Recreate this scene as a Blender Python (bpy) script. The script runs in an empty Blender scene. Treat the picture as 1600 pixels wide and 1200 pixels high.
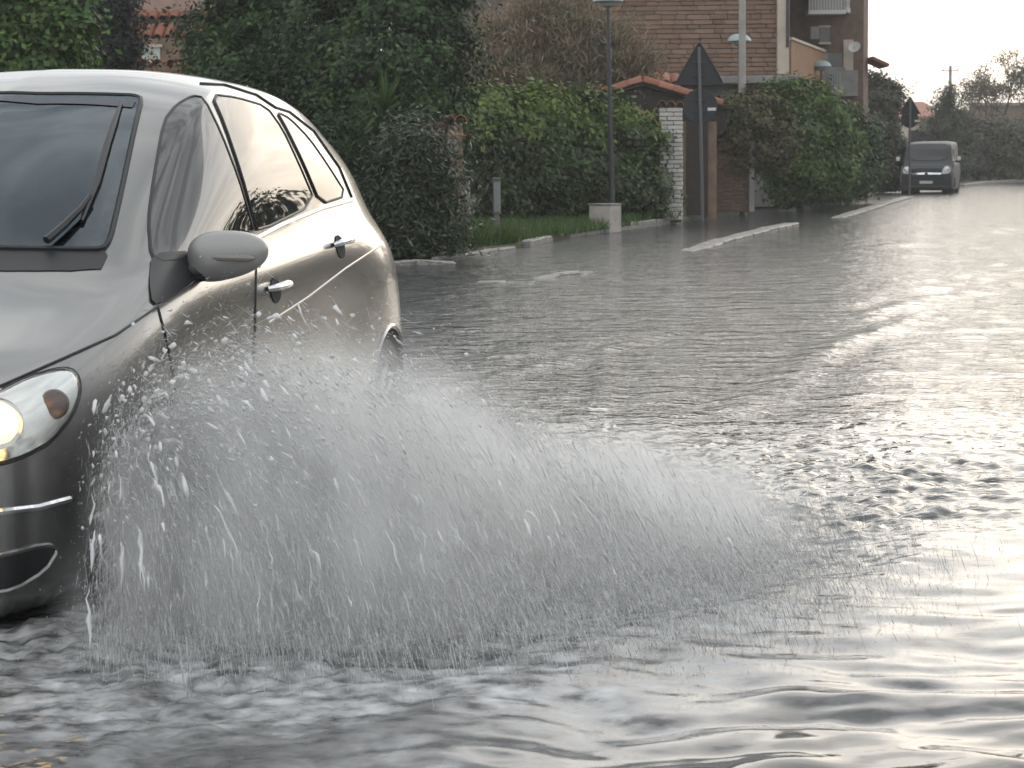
import bpy, bmesh, math, random
import numpy as np
from mathutils import Vector, Matrix, geometry
from mathutils.bvhtree import BVHTree

random.seed(7); RNG = np.random.default_rng(11)
SC = bpy.context.scene
COL = SC.collection

# ------------------------------------------------------------------ camera
FPX, HZ, ROLL = 3400.0, 254.5, 0.010          # focal length and horizon in photo pixels (1600 wide)
CAMZ = 1.24                                   # above the flood water (z = 0); the road lies 0.12 m under it
ROADZ = -0.12
PIT = math.atan((600 - HZ) / FPX)
_f = Vector((0, math.cos(PIT), -math.sin(PIT)))
_r0 = Vector((1, 0, 0)); _u0 = Vector((0, math.sin(PIT), math.cos(PIT)))
_r = _r0 * math.cos(ROLL) - _u0 * math.sin(ROLL)
_u = _r0 * math.sin(ROLL) + _u0 * math.cos(ROLL)
CAMP = Vector((0, 0, CAMZ))
cam = bpy.data.cameras.new('camera'); camo = bpy.data.objects.new('camera', cam); COL.objects.link(camo)
M = Matrix((( _r.x, _u.x, -_f.x, 0), (_r.y, _u.y, -_f.y, 0), (_r.z, _u.z, -_f.z, CAMZ), (0, 0, 0, 1)))
camo.matrix_world = M
cam.sensor_width = 36; cam.lens = FPX * 36 / 1600; cam.clip_start = 0.05; cam.clip_end = 3000
cam.dof.use_dof = True; cam.dof.focus_distance = 9.0; cam.dof.aperture_fstop = 14
SC.camera = camo

# ------------------------------------------------------------------ sky, sun, exposure
SUN_AZ, SUN_EL = math.radians(22), math.radians(14)      # azimuth to the right of the view direction (+Y)
W = bpy.data.worlds.new('World'); SC.world = W; W.use_nodes = True
nt = W.node_tree; nt.nodes.clear()
def N(t, **k):
    n = nt.nodes.new(t)
    for a, b in k.items(): setattr(n, a, b)
    return n
out = N('ShaderNodeOutputWorld'); bg = N('ShaderNodeBackground'); bg.inputs[1].default_value = 0.1
sky = N('ShaderNodeTexSky', sky_type='NISHITA'); sky.sun_disc = False
sky.sun_elevation = SUN_EL; sky.sun_rotation = SUN_AZ; sky.air_density = 1.0; sky.dust_density = 4.0
tc = N('ShaderNodeTexCoord'); mp = N('ShaderNodeMapping'); mp.inputs['Scale'].default_value = (1.0, 1.0, 2.6)
nz = N('ShaderNodeTexNoise'); nz.inputs['Scale'].default_value = 5.0; nz.inputs['Detail'].default_value = 8; nz.inputs['Roughness'].default_value = .55
nz.inputs['Distortion'].default_value = .5
cr = N('ShaderNodeValToRGB'); cr.color_ramp.elements[0].position = .40; cr.color_ramp.elements[1].position = .63
cr.color_ramp.elements[0].color = (7.9, 8.5, 9.1, 1); cr.color_ramp.elements[1].color = (16.2, 16.3, 16.2, 1)
mix = N('ShaderNodeMixRGB'); mix.inputs[0].default_value = .84
L = nt.links.new
L(tc.outputs['Generated'], mp.inputs[0]); L(mp.outputs[0], nz.inputs['Vector']); L(nz.outputs[0], cr.inputs[0])
L(sky.outputs[0], mix.inputs[1]); L(cr.outputs[0], mix.inputs[2]); L(mix.outputs[0], bg.inputs[0]); L(bg.outputs[0], out.inputs[0])
sun = bpy.data.lights.new('sun', 'SUN'); suno = bpy.data.objects.new('sun', sun); COL.objects.link(suno)
sun.energy = 0.5; sun.angle = math.radians(46); sun.color = (1, .95, .88)
sd = Vector((math.sin(SUN_AZ) * math.cos(SUN_EL), math.cos(SUN_AZ) * math.cos(SUN_EL), math.sin(SUN_EL)))
suno.rotation_euler = (-sd).to_track_quat('-Z', 'Y').to_euler()
SC.cycles.volume_bounces = 2; SC.cycles.transparent_max_bounces = 16
vs = SC.view_settings; vs.view_transform = 'Standard'; vs.look = 'None'; vs.gamma = 1; vs.exposure = 0.22; vs.use_curve_mapping = False

# ------------------------------------------------------------------ pixel helpers (photo pixels, 1600 x 1200)
def ray(px, py):
    d = _r * (px - 800) + _u * (600 - py) + _f * FPX
    return d.normalized()
def at(px, py, dist):                 # point on a pixel's ray at a given distance along +Y
    d = ray(px, py); return CAMP + d * (dist / d.y)
def gnd(px, py, z=0.0):               # where a pixel's ray meets height z
    d = ray(px, py); return CAMP + d * ((z - CAMZ) / d.z)
def proj(p):
    q = Vector(p) - CAMP; d = q.dot(_f)
    return 800 + FPX * q.dot(_r) / d, 600 - FPX * q.dot(_u) / d

# ------------------------------------------------------------------ numpy noise
_perm = np.random.default_rng(3).permutation(512)
_perm = np.concatenate([_perm, _perm])
_gang = np.random.default_rng(4).random(512) * 2 * np.pi
_gx, _gy = np.cos(_gang), np.sin(_gang)
def pnoise(x, y):
    xi = np.floor(x).astype(int); yi = np.floor(y).astype(int); fx = x - xi; fy = y - yi
    u = fx ** 3 * (fx * (fx * 6 - 15) + 10); v = fy ** 3 * (fy * (fy * 6 - 15) + 10)
    def g(a, b, dx, dy):
        h = _perm[(_perm[(xi + a) % 512] + yi + b) % 512]; return _gx[h] * dx + _gy[h] * dy
    n00 = g(0, 0, fx, fy); n10 = g(1, 0, fx - 1, fy); n01 = g(0, 1, fx, fy - 1); n11 = g(1, 1, fx - 1, fy - 1)
    return (n00 * (1 - u) + n10 * u) * (1 - v) + (n01 * (1 - u) + n11 * u) * v

# ------------------------------------------------------------------ materials
MATS = {}
def mat(name, col, rough=.7, metal=0, spec=.5, var=0, vscale=8, bump=0, bscale=60, coat=0, attr=None, trans=0, emit=None, estr=0, col2=None, ior=None, stretch=None):
    if name in MATS: return MATS[name]
    m = bpy.data.materials.new(name); m.use_nodes = True; t = m.node_tree; b = t.nodes['Principled BSDF']
    b.inputs['Base Color'].default_value = (*col, 1); b.inputs['Roughness'].default_value = rough; b.inputs['Metallic'].default_value = metal
    b.inputs['Specular IOR Level'].default_value = spec
    if ior: b.inputs['IOR'].default_value = ior
    if coat: b.inputs['Coat Weight'].default_value = coat; b.inputs['Coat Roughness'].default_value = .04
    if emit: b.inputs['Emission Color'].default_value = (*emit, 1); b.inputs['Emission Strength'].default_value = estr
    n = t.nodes.new; l = t.links.new
    src = None; co = n('ShaderNodeTexCoord'); vec = co.outputs['Object']
    if stretch:
        mp = n('ShaderNodeMapping'); mp.inputs['Scale'].default_value = stretch; l(vec, mp.inputs[0]); vec = mp.outputs[0]
    if var or col2:
        nz = n('ShaderNodeTexNoise'); nz.inputs['Scale'].default_value = vscale; nz.inputs['Detail'].default_value = 5; l(vec, nz.inputs['Vector'])
        rp = n('ShaderNodeValToRGB'); rp.color_ramp.elements[0].position = .32; rp.color_ramp.elements[1].position = .68
        c2 = col2 or tuple(min(1, c * (1 + var)) for c in col); c1 = col if col2 else tuple(c * (1 - var) for c in col)
        rp.color_ramp.elements[0].color = (*c1, 1); rp.color_ramp.elements[1].color = (*c2, 1)
        l(nz.outputs[0], rp.inputs[0]); src = rp.outputs[0]
    if attr:
        a = n('ShaderNodeAttribute'); a.attribute_name = attr
        if src is None: src = a.outputs['Color']
        else:
            mx = n('ShaderNodeMixRGB'); mx.blend_type = 'MULTIPLY'; mx.inputs[0].default_value = 1; l(src, mx.inputs[1]); l(a.outputs['Color'], mx.inputs[2]); src = mx.outputs[0]
    if src: l(src, b.inputs['Base Color'])
    if bump:
        nb = n('ShaderNodeTexNoise'); nb.inputs['Scale'].default_value = bscale; nb.inputs['Detail'].default_value = 6; l(vec, nb.inputs['Vector'])
        bp = n('ShaderNodeBump'); bp.inputs['Strength'].default_value = bump; bp.inputs['Distance'].default_value = .02; l(nb.outputs[0], bp.inputs['Height']); l(bp.outputs[0], b.inputs['Normal'])
    if trans:
        o = t.nodes['Material Output']; tr = n('ShaderNodeBsdfTranslucent'); ms = n('ShaderNodeMixShader'); ms.inputs[0].default_value = trans
        if src: l(src, tr.inputs[0])
        else: tr.inputs[0].default_value = (*col, 1)
        l(b.outputs[0], ms.inputs[1]); l(tr.outputs[0], ms.inputs[2]); l(ms.outputs[0], o.inputs[0])
    MATS[name] = m; return m

# ------------------------------------------------------------------ object helpers
def link(name, me, m=None, parent=None, smooth=False):
    o = bpy.data.objects.new(name, me); COL.objects.link(o)
    if m is not None and not me.materials: me.materials.append(m)
    if parent is not None: o.parent = parent
    if smooth: me.shade_smooth()
    return o
def pymesh(name, v, f):
    me = bpy.data.meshes.new(name); me.from_pydata([tuple(p) for p in v], [], [tuple(q) for q in f]); me.update(); return me
def npmesh(name, v, f, colors=None):
    """v (n,3), f (m,k) all same k; colors per vertex (n,3)"""
    me = bpy.data.meshes.new(name); k = f.shape[1]
    me.vertices.add(len(v)); me.vertices.foreach_set('co', np.ascontiguousarray(v, dtype=np.float32).ravel())
    me.loops.add(f.size); me.loops.foreach_set('vertex_index', np.ascontiguousarray(f, dtype=np.int32).ravel())
    me.polygons.add(len(f)); me.polygons.foreach_set('loop_start', np.arange(0, f.size, k, dtype=np.int32))
    try: me.polygons.foreach_set('loop_total', np.full(len(f), k, dtype=np.int32))
    except Exception: pass
    me.update(calc_edges=True)
    if colors is not None:
        a = me.color_attributes.new('tint', 'FLOAT_COLOR', 'POINT')
        a.data.foreach_set('color', np.concatenate([colors, np.ones((len(v), 1))], 1).astype(np.float32).ravel())
    return me
def tag(o, label=None, cat=None, group=None, kind=None):
    if label: o['label'] = label
    if cat: o['category'] = cat
    if group: o['group'] = group
    if kind: o['kind'] = kind
    return o
def empty(name, loc, label, cat, rz=0, group=None):
    o = bpy.data.objects.new(name, None); COL.objects.link(o); o.location = loc; o.rotation_euler = (0, 0, rz); o.empty_display_size = .2
    return tag(o, label, cat, group)
class MB:
    """collects boxes, tubes, lathes into one mesh"""
    def __init__(s): s.v = []; s.f = []
    def add(s, v, f):
        b = len(s.v); s.v += [tuple(p) for p in v]; s.f += [tuple(i + b for i in q) for q in f]; return s
    def box(s, c, d, rz=0, bev=0, mtx=None):
        x, y, z = [k / 2 for k in d]
        if bev:
            bm = bmesh.new(); bmesh.ops.create_cube(bm, size=1); bmesh.ops.scale(bm, vec=d, verts=bm.verts)
            bmesh.ops.bevel(bm, geom=bm.edges[:], offset=bev, segments=2, affect='EDGES', profile=.5)
            bm.verts.ensure_lookup_table(); V = [v.co.copy() for v in bm.verts]; F = [[q.index for q in f.verts] for f in bm.faces]; bm.free()
        else:
            V = [Vector((i, j, k)) for i in (-x, x) for j in (-y, y) for k in (-z, z)]
            F = [(0, 1, 3, 2), (4, 6, 7, 5), (0, 4, 5, 1), (2, 3, 7, 6), (0, 2, 6, 4), (1, 5, 7, 3)]
        R = mtx if mtx is not None else Matrix.Rotation(rz, 3, 'Z')
        return s.add([R @ p + Vector(c) for p in V], F)
    def tube(s, pts, r, seg=8, cap=True):
        pts = [Vector(p) for p in pts]; n = len(pts); rr = r if hasattr(r, '__len__') else [r] * n
        V = []; prev = None
        for i, p in enumerate(pts):
            t = (pts[min(i + 1, n - 1)] - pts[max(i - 1, 0)]).normalized()
            if prev is None: a = t.orthogonal().normalized()
            else: a = (prev - t * prev.dot(t)).normalized()
            prev = a; b = t.cross(a)
            for k in range(seg):
                th = 2 * math.pi * k / seg; V.append(p + (a * math.cos(th) + b * math.sin(th)) * rr[i])
        F = []
        for i in range(n - 1):
            for k in range(seg):
                F.append((i * seg + k, i * seg + (k + 1) % seg, (i + 1) * seg + (k + 1) % seg, (i + 1) * seg + k))
        if cap: F += [tuple(range(seg - 1, -1, -1)), tuple((n - 1) * seg + k for k in range(seg))]
        return s.add(V, F)
    def lathe(s, prof, c=(0, 0, 0), seg=24, axis='Z', closed=False):
        V = []; F = []; n = len(prof)
        for k in range(seg):
            th = 2 * math.pi * k / seg
            for r, h in prof:
                p = (r * math.cos(th), r * math.sin(th), h) if axis == 'Z' else (r * math.cos(th), h, r * math.sin(th))
                V.append(Vector(p) + Vector(c))
        m = n if closed else n - 1
        for k in range(seg):
            for i in range(m):
                j = (i + 1) % n; F.append((k * n + i, ((k + 1) % seg) * n + i, ((k + 1) % seg) * n + j, k * n + j))
        return s.add(V, F)
    def prism(s, poly, z0, z1, fr=None):
        """2D polygon extruded; fr maps (a,b,h) to a point"""
        fr = fr or (lambda a, b, h: Vector((a, b, h))); n = len(poly)
        V = [fr(a, b, z0) for a, b in poly] + [fr(a, b, z1) for a, b in poly]
        F = [tuple(range(n - 1, -1, -1)), tuple(range(n, 2 * n))] + [(i, (i + 1) % n, n + (i + 1) % n, n + i) for i in range(n)]
        return s.add(V, F)
    def mesh(s, name):
        me = pymesh(name, s.v, s.f); bm = bmesh.new(); bm.from_mesh(me); bmesh.ops.recalc_face_normals(bm, faces=bm.faces[:]); bm.to_mesh(me); bm.free(); return me
    def build(s, name, m, parent=None, smooth=False):
        me = s.mesh(name); o = link(name, me, m, parent)
        if smooth:
            me.shade_smooth()
            try: me.set_sharp_from_angle(angle=math.radians(40))
            except Exception: pass
        return o
# ================================================================== the car in the flood
def hermite(xs, ys, q):
    """C1 cubic through points, ys (n,...)"""
    xs = np.asarray(xs, float); ys = np.asarray(ys, float); n = len(xs)
    d = (ys[1:] - ys[:-1]) / (xs[1:] - xs[:-1]).reshape(-1, *([1] * (ys.ndim - 1)))
    h = (xs[1:] - xs[:-1]).reshape(-1, *([1] * (ys.ndim - 1)))
    t = np.empty_like(ys); t[0] = d[0]; t[-1] = d[-1]
    t[1:-1] = (d[:-1] * h[1:] + d[1:] * h[:-1]) / (h[:-1] + h[1:])
    i = np.clip(np.searchsorted(xs, q) - 1, 0, n - 2); s = ((q - xs[i]) / (xs[i + 1] - xs[i])).reshape(-1, *([1] * (ys.ndim - 1))); hh = h[i]
    return (2 * s**3 - 3 * s**2 + 1) * ys[i] + (s**3 - 2 * s**2 + s) * hh * t[i] + (-2 * s**3 + 3 * s**2) * ys[i + 1] + (s**3 - s**2) * hh * t[i + 1]

#   X     w    zb    z2   z3   z4   | z5   y5 | z6  y6 | z7  y7 | z8  y8 | z9  y9 | z10
CARS = [
(-.86, .40, .15, .36, .46, .56, .62, .36, .645, .29, .655, .21, .66, .14, .665, .07, .665),
(-.81, .60, .12, .36, .48, .60, .665, .55, .69, .44, .70, .33, .708, .22, .712, .11, .714),
(-.68, .745, .12, .36, .50, .645, .725, .69, .755, .55, .768, .41, .776, .27, .782, .13, .785),
(-.48, .82, .14, .37, .53, .71, .80, .765, .832, .61, .845, .455, .853, .30, .858, .15, .86),
(-.22, .858, .19, .38, .58, .79, .878, .80, .908, .64, .92, .48, .928, .32, .932, .16, .934),
(.05, .875, .19, .40, .62, .85, .935, .815, .965, .72, .985, .60, 1.0, .44, 1.008, .22, 1.01),
(.28, .883, .19, .40, .64, .875, .958, .825, 1.0, .765, 1.05, .69, 1.085, .57, 1.115, .285, 1.125),
(.50, .888, .19, .40, .65, .885, .972, .83, 1.06, .788, 1.155, .695, 1.205, .58, 1.245, .29, 1.26),
(.75, .888, .19, .40, .66, .895, .985, .832, 1.14, .795, 1.295, .70, 1.35, .585, 1.395, .29, 1.41),
(.98, .888, .19, .40, .66, .905, .997, .832, 1.20, .797, 1.395, .70, 1.455, .60, 1.505, .30, 1.52),
(1.25, .888, .19, .40, .67, .915, 1.01, .832, 1.25, .796, 1.455, .69, 1.52, .60, 1.572, .31, 1.586),
(1.6, .888, .19, .40, .68, .93, 1.03, .832, 1.27, .790, 1.475, .685, 1.54, .60, 1.592, .31, 1.604),
(2.1, .888, .19, .40, .69, .95, 1.07, .825, 1.285, .779, 1.46, .675, 1.53, .59, 1.585, .30, 1.598),
(2.6, .885, .20, .40, .70, .98, 1.12, .81, 1.285, .760, 1.41, .665, 1.485, .575, 1.55, .295, 1.565),
(3.0, .86, .22, .40, .70, .985, 1.155, .775, 1.27, .72, 1.34, .66, 1.42, .56, 1.49, .28, 1.51),
(3.2, .825, .24, .40, .68, .96, 1.10, .755, 1.17, .71, 1.24, .65, 1.32, .54, 1.40, .27, 1.42),
(3.34, .775, .27, .42, .66, .89, .98, .72, 1.04, .66, 1.09, .60, 1.13, .50, 1.16, .25, 1.17),
(3.42, .70, .30, .44, .62, .80, .86, .62, .89, .54, .905, .46, .92, .37, .925, .19, .93),
(3.44, .60, .35, .46, .60, .74, .78, .52, .80, .45, .81, .38, .815, .30, .82, .15, .82),
]
def car_section(r):
    X, w, zb, z2, z3, z4, z5, y5, z6, y6, z7, y7, z8, y8, z9, y9, z10 = r
    return [(w * .72, zb), (w * .955, zb + .045), (w * .99, z2), (w, z3), (w * .985, z4), (y5, z5), (y6, z6), (y7, z7), (y8, z8), (y9, z9), (0, z10)]
_sec = np.array([car_section(r) for r in CARS]); _sx = np.array([r[0] for r in CARS])
def _ss(t): t = np.clip(t, 0, 1); return t * t * (3 - 2 * t)
_k = np.interp(_sx, [-.3, .05, .28, 1.9, 2.2, 2.6, 3.0, 3.2, 3.34], [0, .45, 1, 1, .93, .66, .12, -.15, -.1])[:, None]
_z = _sec[..., 1]; _sec[..., 1] = _z + _k * (.088 * _ss((_z - .62) / .42) + .034 * np.clip((_z - 1.0) / .6, 0, 1))
_sec[..., 0] *= np.interp(_sx, [2.0, 2.62, 2.9, 3.05, 3.2], [1, 1, .985, .965, .955])[:, None] ** np.where(np.arange(11) >= 5, 1.0, 0)[None]
_sec[:, 2:4, 0] += np.interp(_sx, [2.1, 2.6, 3.0, 3.2, 3.3], [0, .02, .03, .015, 0])[:, None]
def car_grid(nu=230, nv=120):
    # denser samples at the ends
    q = np.unique(np.concatenate([np.linspace(-.86, -.6, 30), np.linspace(-.6, 3.15, nu - 60), np.linspace(3.15, 3.44, 30)]))
    S = hermite(_sx, _sec, q)                      # (nq, 11, 2)
    vv = np.linspace(0, 10, nv); rows = hermite(np.arange(11), S.transpose(1, 0, 2), vv)   # (nv, nq, 2)
    P = np.empty((nv, len(q), 3)); P[..., 0] = q[None]; P[..., 1] = rows[..., 0]; P[..., 2] = rows[..., 1]
    def blur(A, s, axis):                          # take the wobble out of the skin
        k = np.exp(-.5 * (np.arange(-3 * s, 3 * s + 1) / s) ** 2); k /= k.sum(); pad = [(0, 0)] * A.ndim; pad[axis] = (3 * s, 3 * s)
        B = np.pad(A, pad, mode='reflect', reflect_type='odd'); return np.apply_along_axis(lambda v: np.convolve(v, k, 'valid'), axis, B)
    wq = np.clip(np.minimum((q + .55) / .3, (3.1 - q) / .25), 0, 1)[None, :, None]
    P[..., 1:] = P[..., 1:] * (1 - wq) + blur(P[..., 1:], 6, 1) * wq
    P[2:-2, :, 1:] = blur(P[..., 1:], 2, 0)[2:-2]
    P[-1, :, 1] = 0
    return P
CA = 0.185                                         # the car's long axis against the view direction
CAR0 = Vector((-1.91, 6.66, ROADZ))                # front axle centre on the road
CXv = Vector((math.sin(CA), math.cos(CA), 0)); CYv = Vector((math.cos(CA), -math.sin(CA), 0))
# local frame of the car empty: x = CXv (backwards), y = -CYv (car's right) so that the frame is right-handed
CMAT = Matrix(((CXv.x, -CYv.x, 0, CAR0.x), (CXv.y, -CYv.y, 0, CAR0.y), (0, 0, 1, CAR0.z), (0, 0, 0, 1)))
CINV = CMAT.inverted()
def c2l(X, Y, Z): return Vector((X, -Y, Z))        # car coordinates (Y to its left) -> local
car = empty('car', (0, 0, 0), 'wet beige grey hatchback with lit headlight ploughing through the flood', 'car'); car.matrix_world = CMAT
M_paint = mat('car_paint', (.200, .197, .191), .25, metal=.8, coat=.7, var=.03, vscale=3)
M_black = mat('black_trim', (.012, .012, .014), .45)
M_rub = mat('tyre_rubber', (.014, .014, .015), .75, bump=.3, bscale=90)
M_chrome = mat('chrome', (.75, .75, .76), .12, metal=1)
M_rim = mat('alloy', (.45, .45, .46), .3, metal=1)
M_dark = mat('dark_interior', (.018, .019, .022), .8)
M_sglass = mat('tinted_side_glass', (.01, .011, .011), .02, spec=.5, ior=1.8)
def wind_glass():
    m = bpy.data.materials.new('windscreen_glass'); m.use_nodes = True; t = m.node_tree; t.nodes.clear(); n = t.nodes.new; l = t.links.new
    o = n('ShaderNodeOutputMaterial'); g = n('ShaderNodeBsdfGlossy'); g.inputs['Roughness'].default_value = .03; g.inputs[0].default_value = (.72, .81, .88, 1)
    tr = n('ShaderNodeBsdfTransparent'); tr.inputs[0].default_value = (.42, .5, .5, 1); fr = n('ShaderNodeFresnel'); fr.inputs[0].default_value = 1.9
    mx = n('ShaderNodeMixShader'); l(fr.outputs[0], mx.inputs[0]); l(tr.outputs[0], mx.inputs[1]); l(g.outputs[0], mx.inputs[2]); l(mx.outputs[0], o.inputs[0]); return m
M_wglass = wind_glass()

def in_poly(px, py, poly):
    ins = np.zeros(px.shape, bool); n = len(poly)
    for i in range(n):
        x1, y1 = poly[i]; x2, y2 = poly[(i + 1) % n]
        c = ((y1 > py) != (y2 > py)); ins ^= c & (px < (x2 - x1) * (py - y1) / ((y2 - y1) if y2 != y1 else 1e-9) + x1)
    return ins
G = car_grid(); NV, NU, _ = G.shape
# full skin (no holes) for laying panels on
_V = [c2l(*p) for p in G.reshape(-1, 3)]; _F = [(i * NU + j, i * NU + j + 1, (i + 1) * NU + j + 1, (i + 1) * NU + j) for i in range(NV - 1) for j in range(NU - 1)]
_V2 = [Vector((v.x, -v.y, v.z)) for v in _V]
BV = BVHTree.FromPolygons(_V + _V2, _F + [tuple(k + len(_V) for k in reversed(f)) for f in _F])
lcam = CINV @ CAMP
CI3 = CINV.to_3x3()
def cast(o, d):
    h, nrm, _, _ = BV.ray_cast(o, d)
    if h is None: return None, None
    if nrm.dot(d) > 0: nrm = -nrm
    return h, nrm
def hit_px(px, py): return cast(lcam, CI3 @ ray(px, py))
def hit_top(X, Y): return cast(c2l(X, Y, 3), Vector((0, 0, -1)))
def hit_side(X, Z): return cast(c2l(X, 3, Z), Vector((0, 1, 0)))
# windscreen outline: its edge as the photograph shows it, on the skin, then seen from above (X, Y)
def xy(px, py):
    h, n = hit_px(px, py); return (h.x, -h.y)
_top = [xy(10, 150), xy(70, 149), xy(130, 149), xy(180, 150), xy(210, 151)]
_edge = [xy(222, 156), xy(212, 195), xy(198, 260), xy(184, 325), xy(172, 375)]
_bot = [xy(160, 391), xy(120, 391), xy(70, 390), xy(10, 389)]
def centre(p, q): return (p[0], 0)
_half = [p for p in [*_bot[::-1], *_edge[::-1], *_top[::-1]] if p[1] > .03]
WS = [(_half[0][0] - .012, 0)] + _half + [(_half[-1][0] + .004, 0)]
WS_full = WS + [(x, -y) for x, y in WS[-2:0:-1]]
_cb = [xy(158, 421), xy(110, 424), xy(60, 424), xy(10, 424)]
COWL = [(_cb[-1][0] - .01, 0)] + _cb[::-1] + [xy(168, 400)] + [(x + .006, y) for x, y in _bot] + [(_bot[-1][0] - .004, 0)]
def build_body():
    V = [tuple(c2l(*p)) for p in G.reshape(-1, 3)] + [tuple(c2l(p[0], -p[1], p[2])) for p in G[:-1].reshape(-1, 3)]
    n0 = NV * NU
    fc = (G[:-1, :-1] + G[1:, :-1] + G[:-1, 1:] + G[1:, 1:]) / 4
    arch = np.zeros(fc.shape[:2], bool)
    for xc in (0, 2.778): arch |= (np.hypot(fc[..., 0] - xc, fc[..., 2] - .325) < .352) & (fc[..., 1] > .5)
    wsh = in_poly(fc[..., 0], fc[..., 1], [(.5 + (x - .5) * .93 + .01, y * .955) for x, y in WS_full]) & (fc[..., 2] > .9)
    F = []
    for i in range(NV - 1):
        for j in range(NU - 1):
            if arch[i, j] or wsh[i, j]: continue
            a, b, c, d = i * NU + j, i * NU + j + 1, (i + 1) * NU + j + 1, (i + 1) * NU + j
            F.append((a, b, c, d))
            m = lambda k: k if k >= (NV - 1) * NU else k + n0
            F.append((m(d), m(c), m(b), m(a)))
    for j in (0, NU - 1):                              # close nose and tail
        ring = [i * NU + j for i in range(NV)]; ring2 = [n0 + i * NU + j for i in range(NV - 2, -1, -1)]
        F.append(tuple(ring + ring2))
    me = pymesh('body', V, F); bm = bmesh.new(); bm.from_mesh(me); bmesh.ops.recalc_face_normals(bm, faces=bm.faces[:])
    bmesh.ops.delete(bm, geom=[v for v in bm.verts if not v.link_faces], context='VERTS'); bm.to_mesh(me); bm.free()
    me.materials.append(M_paint); me.shade_smooth(); return link('body', me, None, car)
body = build_body()
def densify(poly, step):
    o = []
    for i, a in enumerate(poly):
        b = poly[(i + 1) % len(poly)]; n = max(1, int(math.hypot(b[0] - a[0], b[1] - a[1]) / step))
        o += [(a[0] + (b[0] - a[0]) * k / n, a[1] + (b[1] - a[1]) * k / n) for k in range(n)]
    return o
def roundpoly(poly, it=2):
    for _ in range(it):
        o = []
        for i, a in enumerate(poly):
            b = poly[(i + 1) % len(poly)]; o += [(a[0] * .8 + b[0] * .2, a[1] * .8 + b[1] * .2), (a[0] * .2 + b[0] * .8, a[1] * .2 + b[1] * .8)]
        poly = o
    return poly
def panel(name, poly, hit, step, off, m, parent=car, mirror=True, rim=None, rim_m=None, bulge=0, smooth_poly=1, label=None):
    """a sheet with thickness laid over the body skin inside an outline; rim = radius of the seal around it"""
    poly = roundpoly(poly, smooth_poly) if smooth_poly else poly
    B = densify(poly, step); xs = [p[0] for p in B]; ys = [p[1] for p in B]
    gx, gy = np.meshgrid(np.arange(min(xs), max(xs), step), np.arange(min(ys), max(ys), step)); gx = gx.ravel(); gy = gy.ravel(); k = in_poly(gx, gy, B)
    Bn = np.array(B); pts = [p for p in zip(gx[k], gy[k]) if np.min(np.hypot(Bn[:, 0] - p[0], Bn[:, 1] - p[1])) > step * .55]
    vs2 = [Vector(p) for p in B + pts]; e = [(i, (i + 1) % len(B)) for i in range(len(B))]
    r = geometry.delaunay_2d_cdt(vs2, e, [], 1, 1e-6)
    V = []; Nn = []; ok = []
    for p in r[0]:
        h, nr = hit(p.x, p.y)
        ok.append(h is not None)
        if h is None: h, nr = Vector((0, 0, 0)), Vector((0, 0, 1))
        dd = 0
        if bulge: dd = bulge * min(1, np.min(np.hypot(Bn[:, 0] - p.x, Bn[:, 1] - p.y)) / (4 * step))
        V.append(h + nr * (off + dd)); Nn.append(nr)
    F = [f for f in r[2] if all(ok[i] for i in f)]
    me = pymesh(name, V, F); bm = bmesh.new(); bm.from_mesh(me)
    bmesh.ops.delete(bm, geom=[v for v in bm.verts if not v.link_faces], context='VERTS')
    seen = set(); best = []
    for v0 in bm.verts:
        if v0 in seen: continue
        isl = []; st = [v0]; seen.add(v0)
        while st:
            q = st.pop(); isl.append(q)
            for ed in q.link_edges:
                w_ = ed.other_vert(q)
                if w_ not in seen: seen.add(w_); st.append(w_)
        if len(isl) > len(best): best = isl
    best = set(best); bmesh.ops.delete(bm, geom=[v for v in bm.verts if v not in best], context='VERTS')
    bmesh.ops.recalc_face_normals(bm, faces=bm.faces[:])
    bm.faces.ensure_lookup_table()
    if bm.faces and bm.faces[0].normal.dot(Nn[F[0][0]]) < 0: bmesh.ops.reverse_faces(bm, faces=bm.faces[:])
    bm.to_mesh(me); bm.free(); me.shade_smooth()
    obs = []
    rp = []
    for p in B:
        h, nr = hit(p[0], p[1])
        if h is not None: rp.append(h + nr * off * .6)
    for s in ((1, -1) if mirror else (1,)):
        mm = me if s == 1 else mirrored(me)
        o = link(name, mm, m, parent); obs.append(o)
        if label: o['label'] = label
        if rim and len(rp) > 3:
            q = [Vector((p.x, p.y * s, p.z)) for p in rp]; MB().tube(q + [q[0], q[1]], rim, 6, False).build('seal', rim_m or M_black, o, True)
    return obs
def mirrored(me):
    m2 = me.copy(); bm = bmesh.new(); bm.from_mesh(m2)
    for v in bm.verts: v.co.y = -v.co.y
    bmesh.ops.reverse_faces(bm, faces=bm.faces[:]); bm.to_mesh(m2); bm.free(); return m2
def both(mb_fn, name, m, parent=car, smooth=True):
    """mb_fn fills an MB in local coordinates for the car's left side; a mirrored copy follows"""
    mb = MB(); mb_fn(mb); o = mb.build(name, m, parent, smooth); p = link(name, mirrored(o.data), None, parent); return o, p
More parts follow.
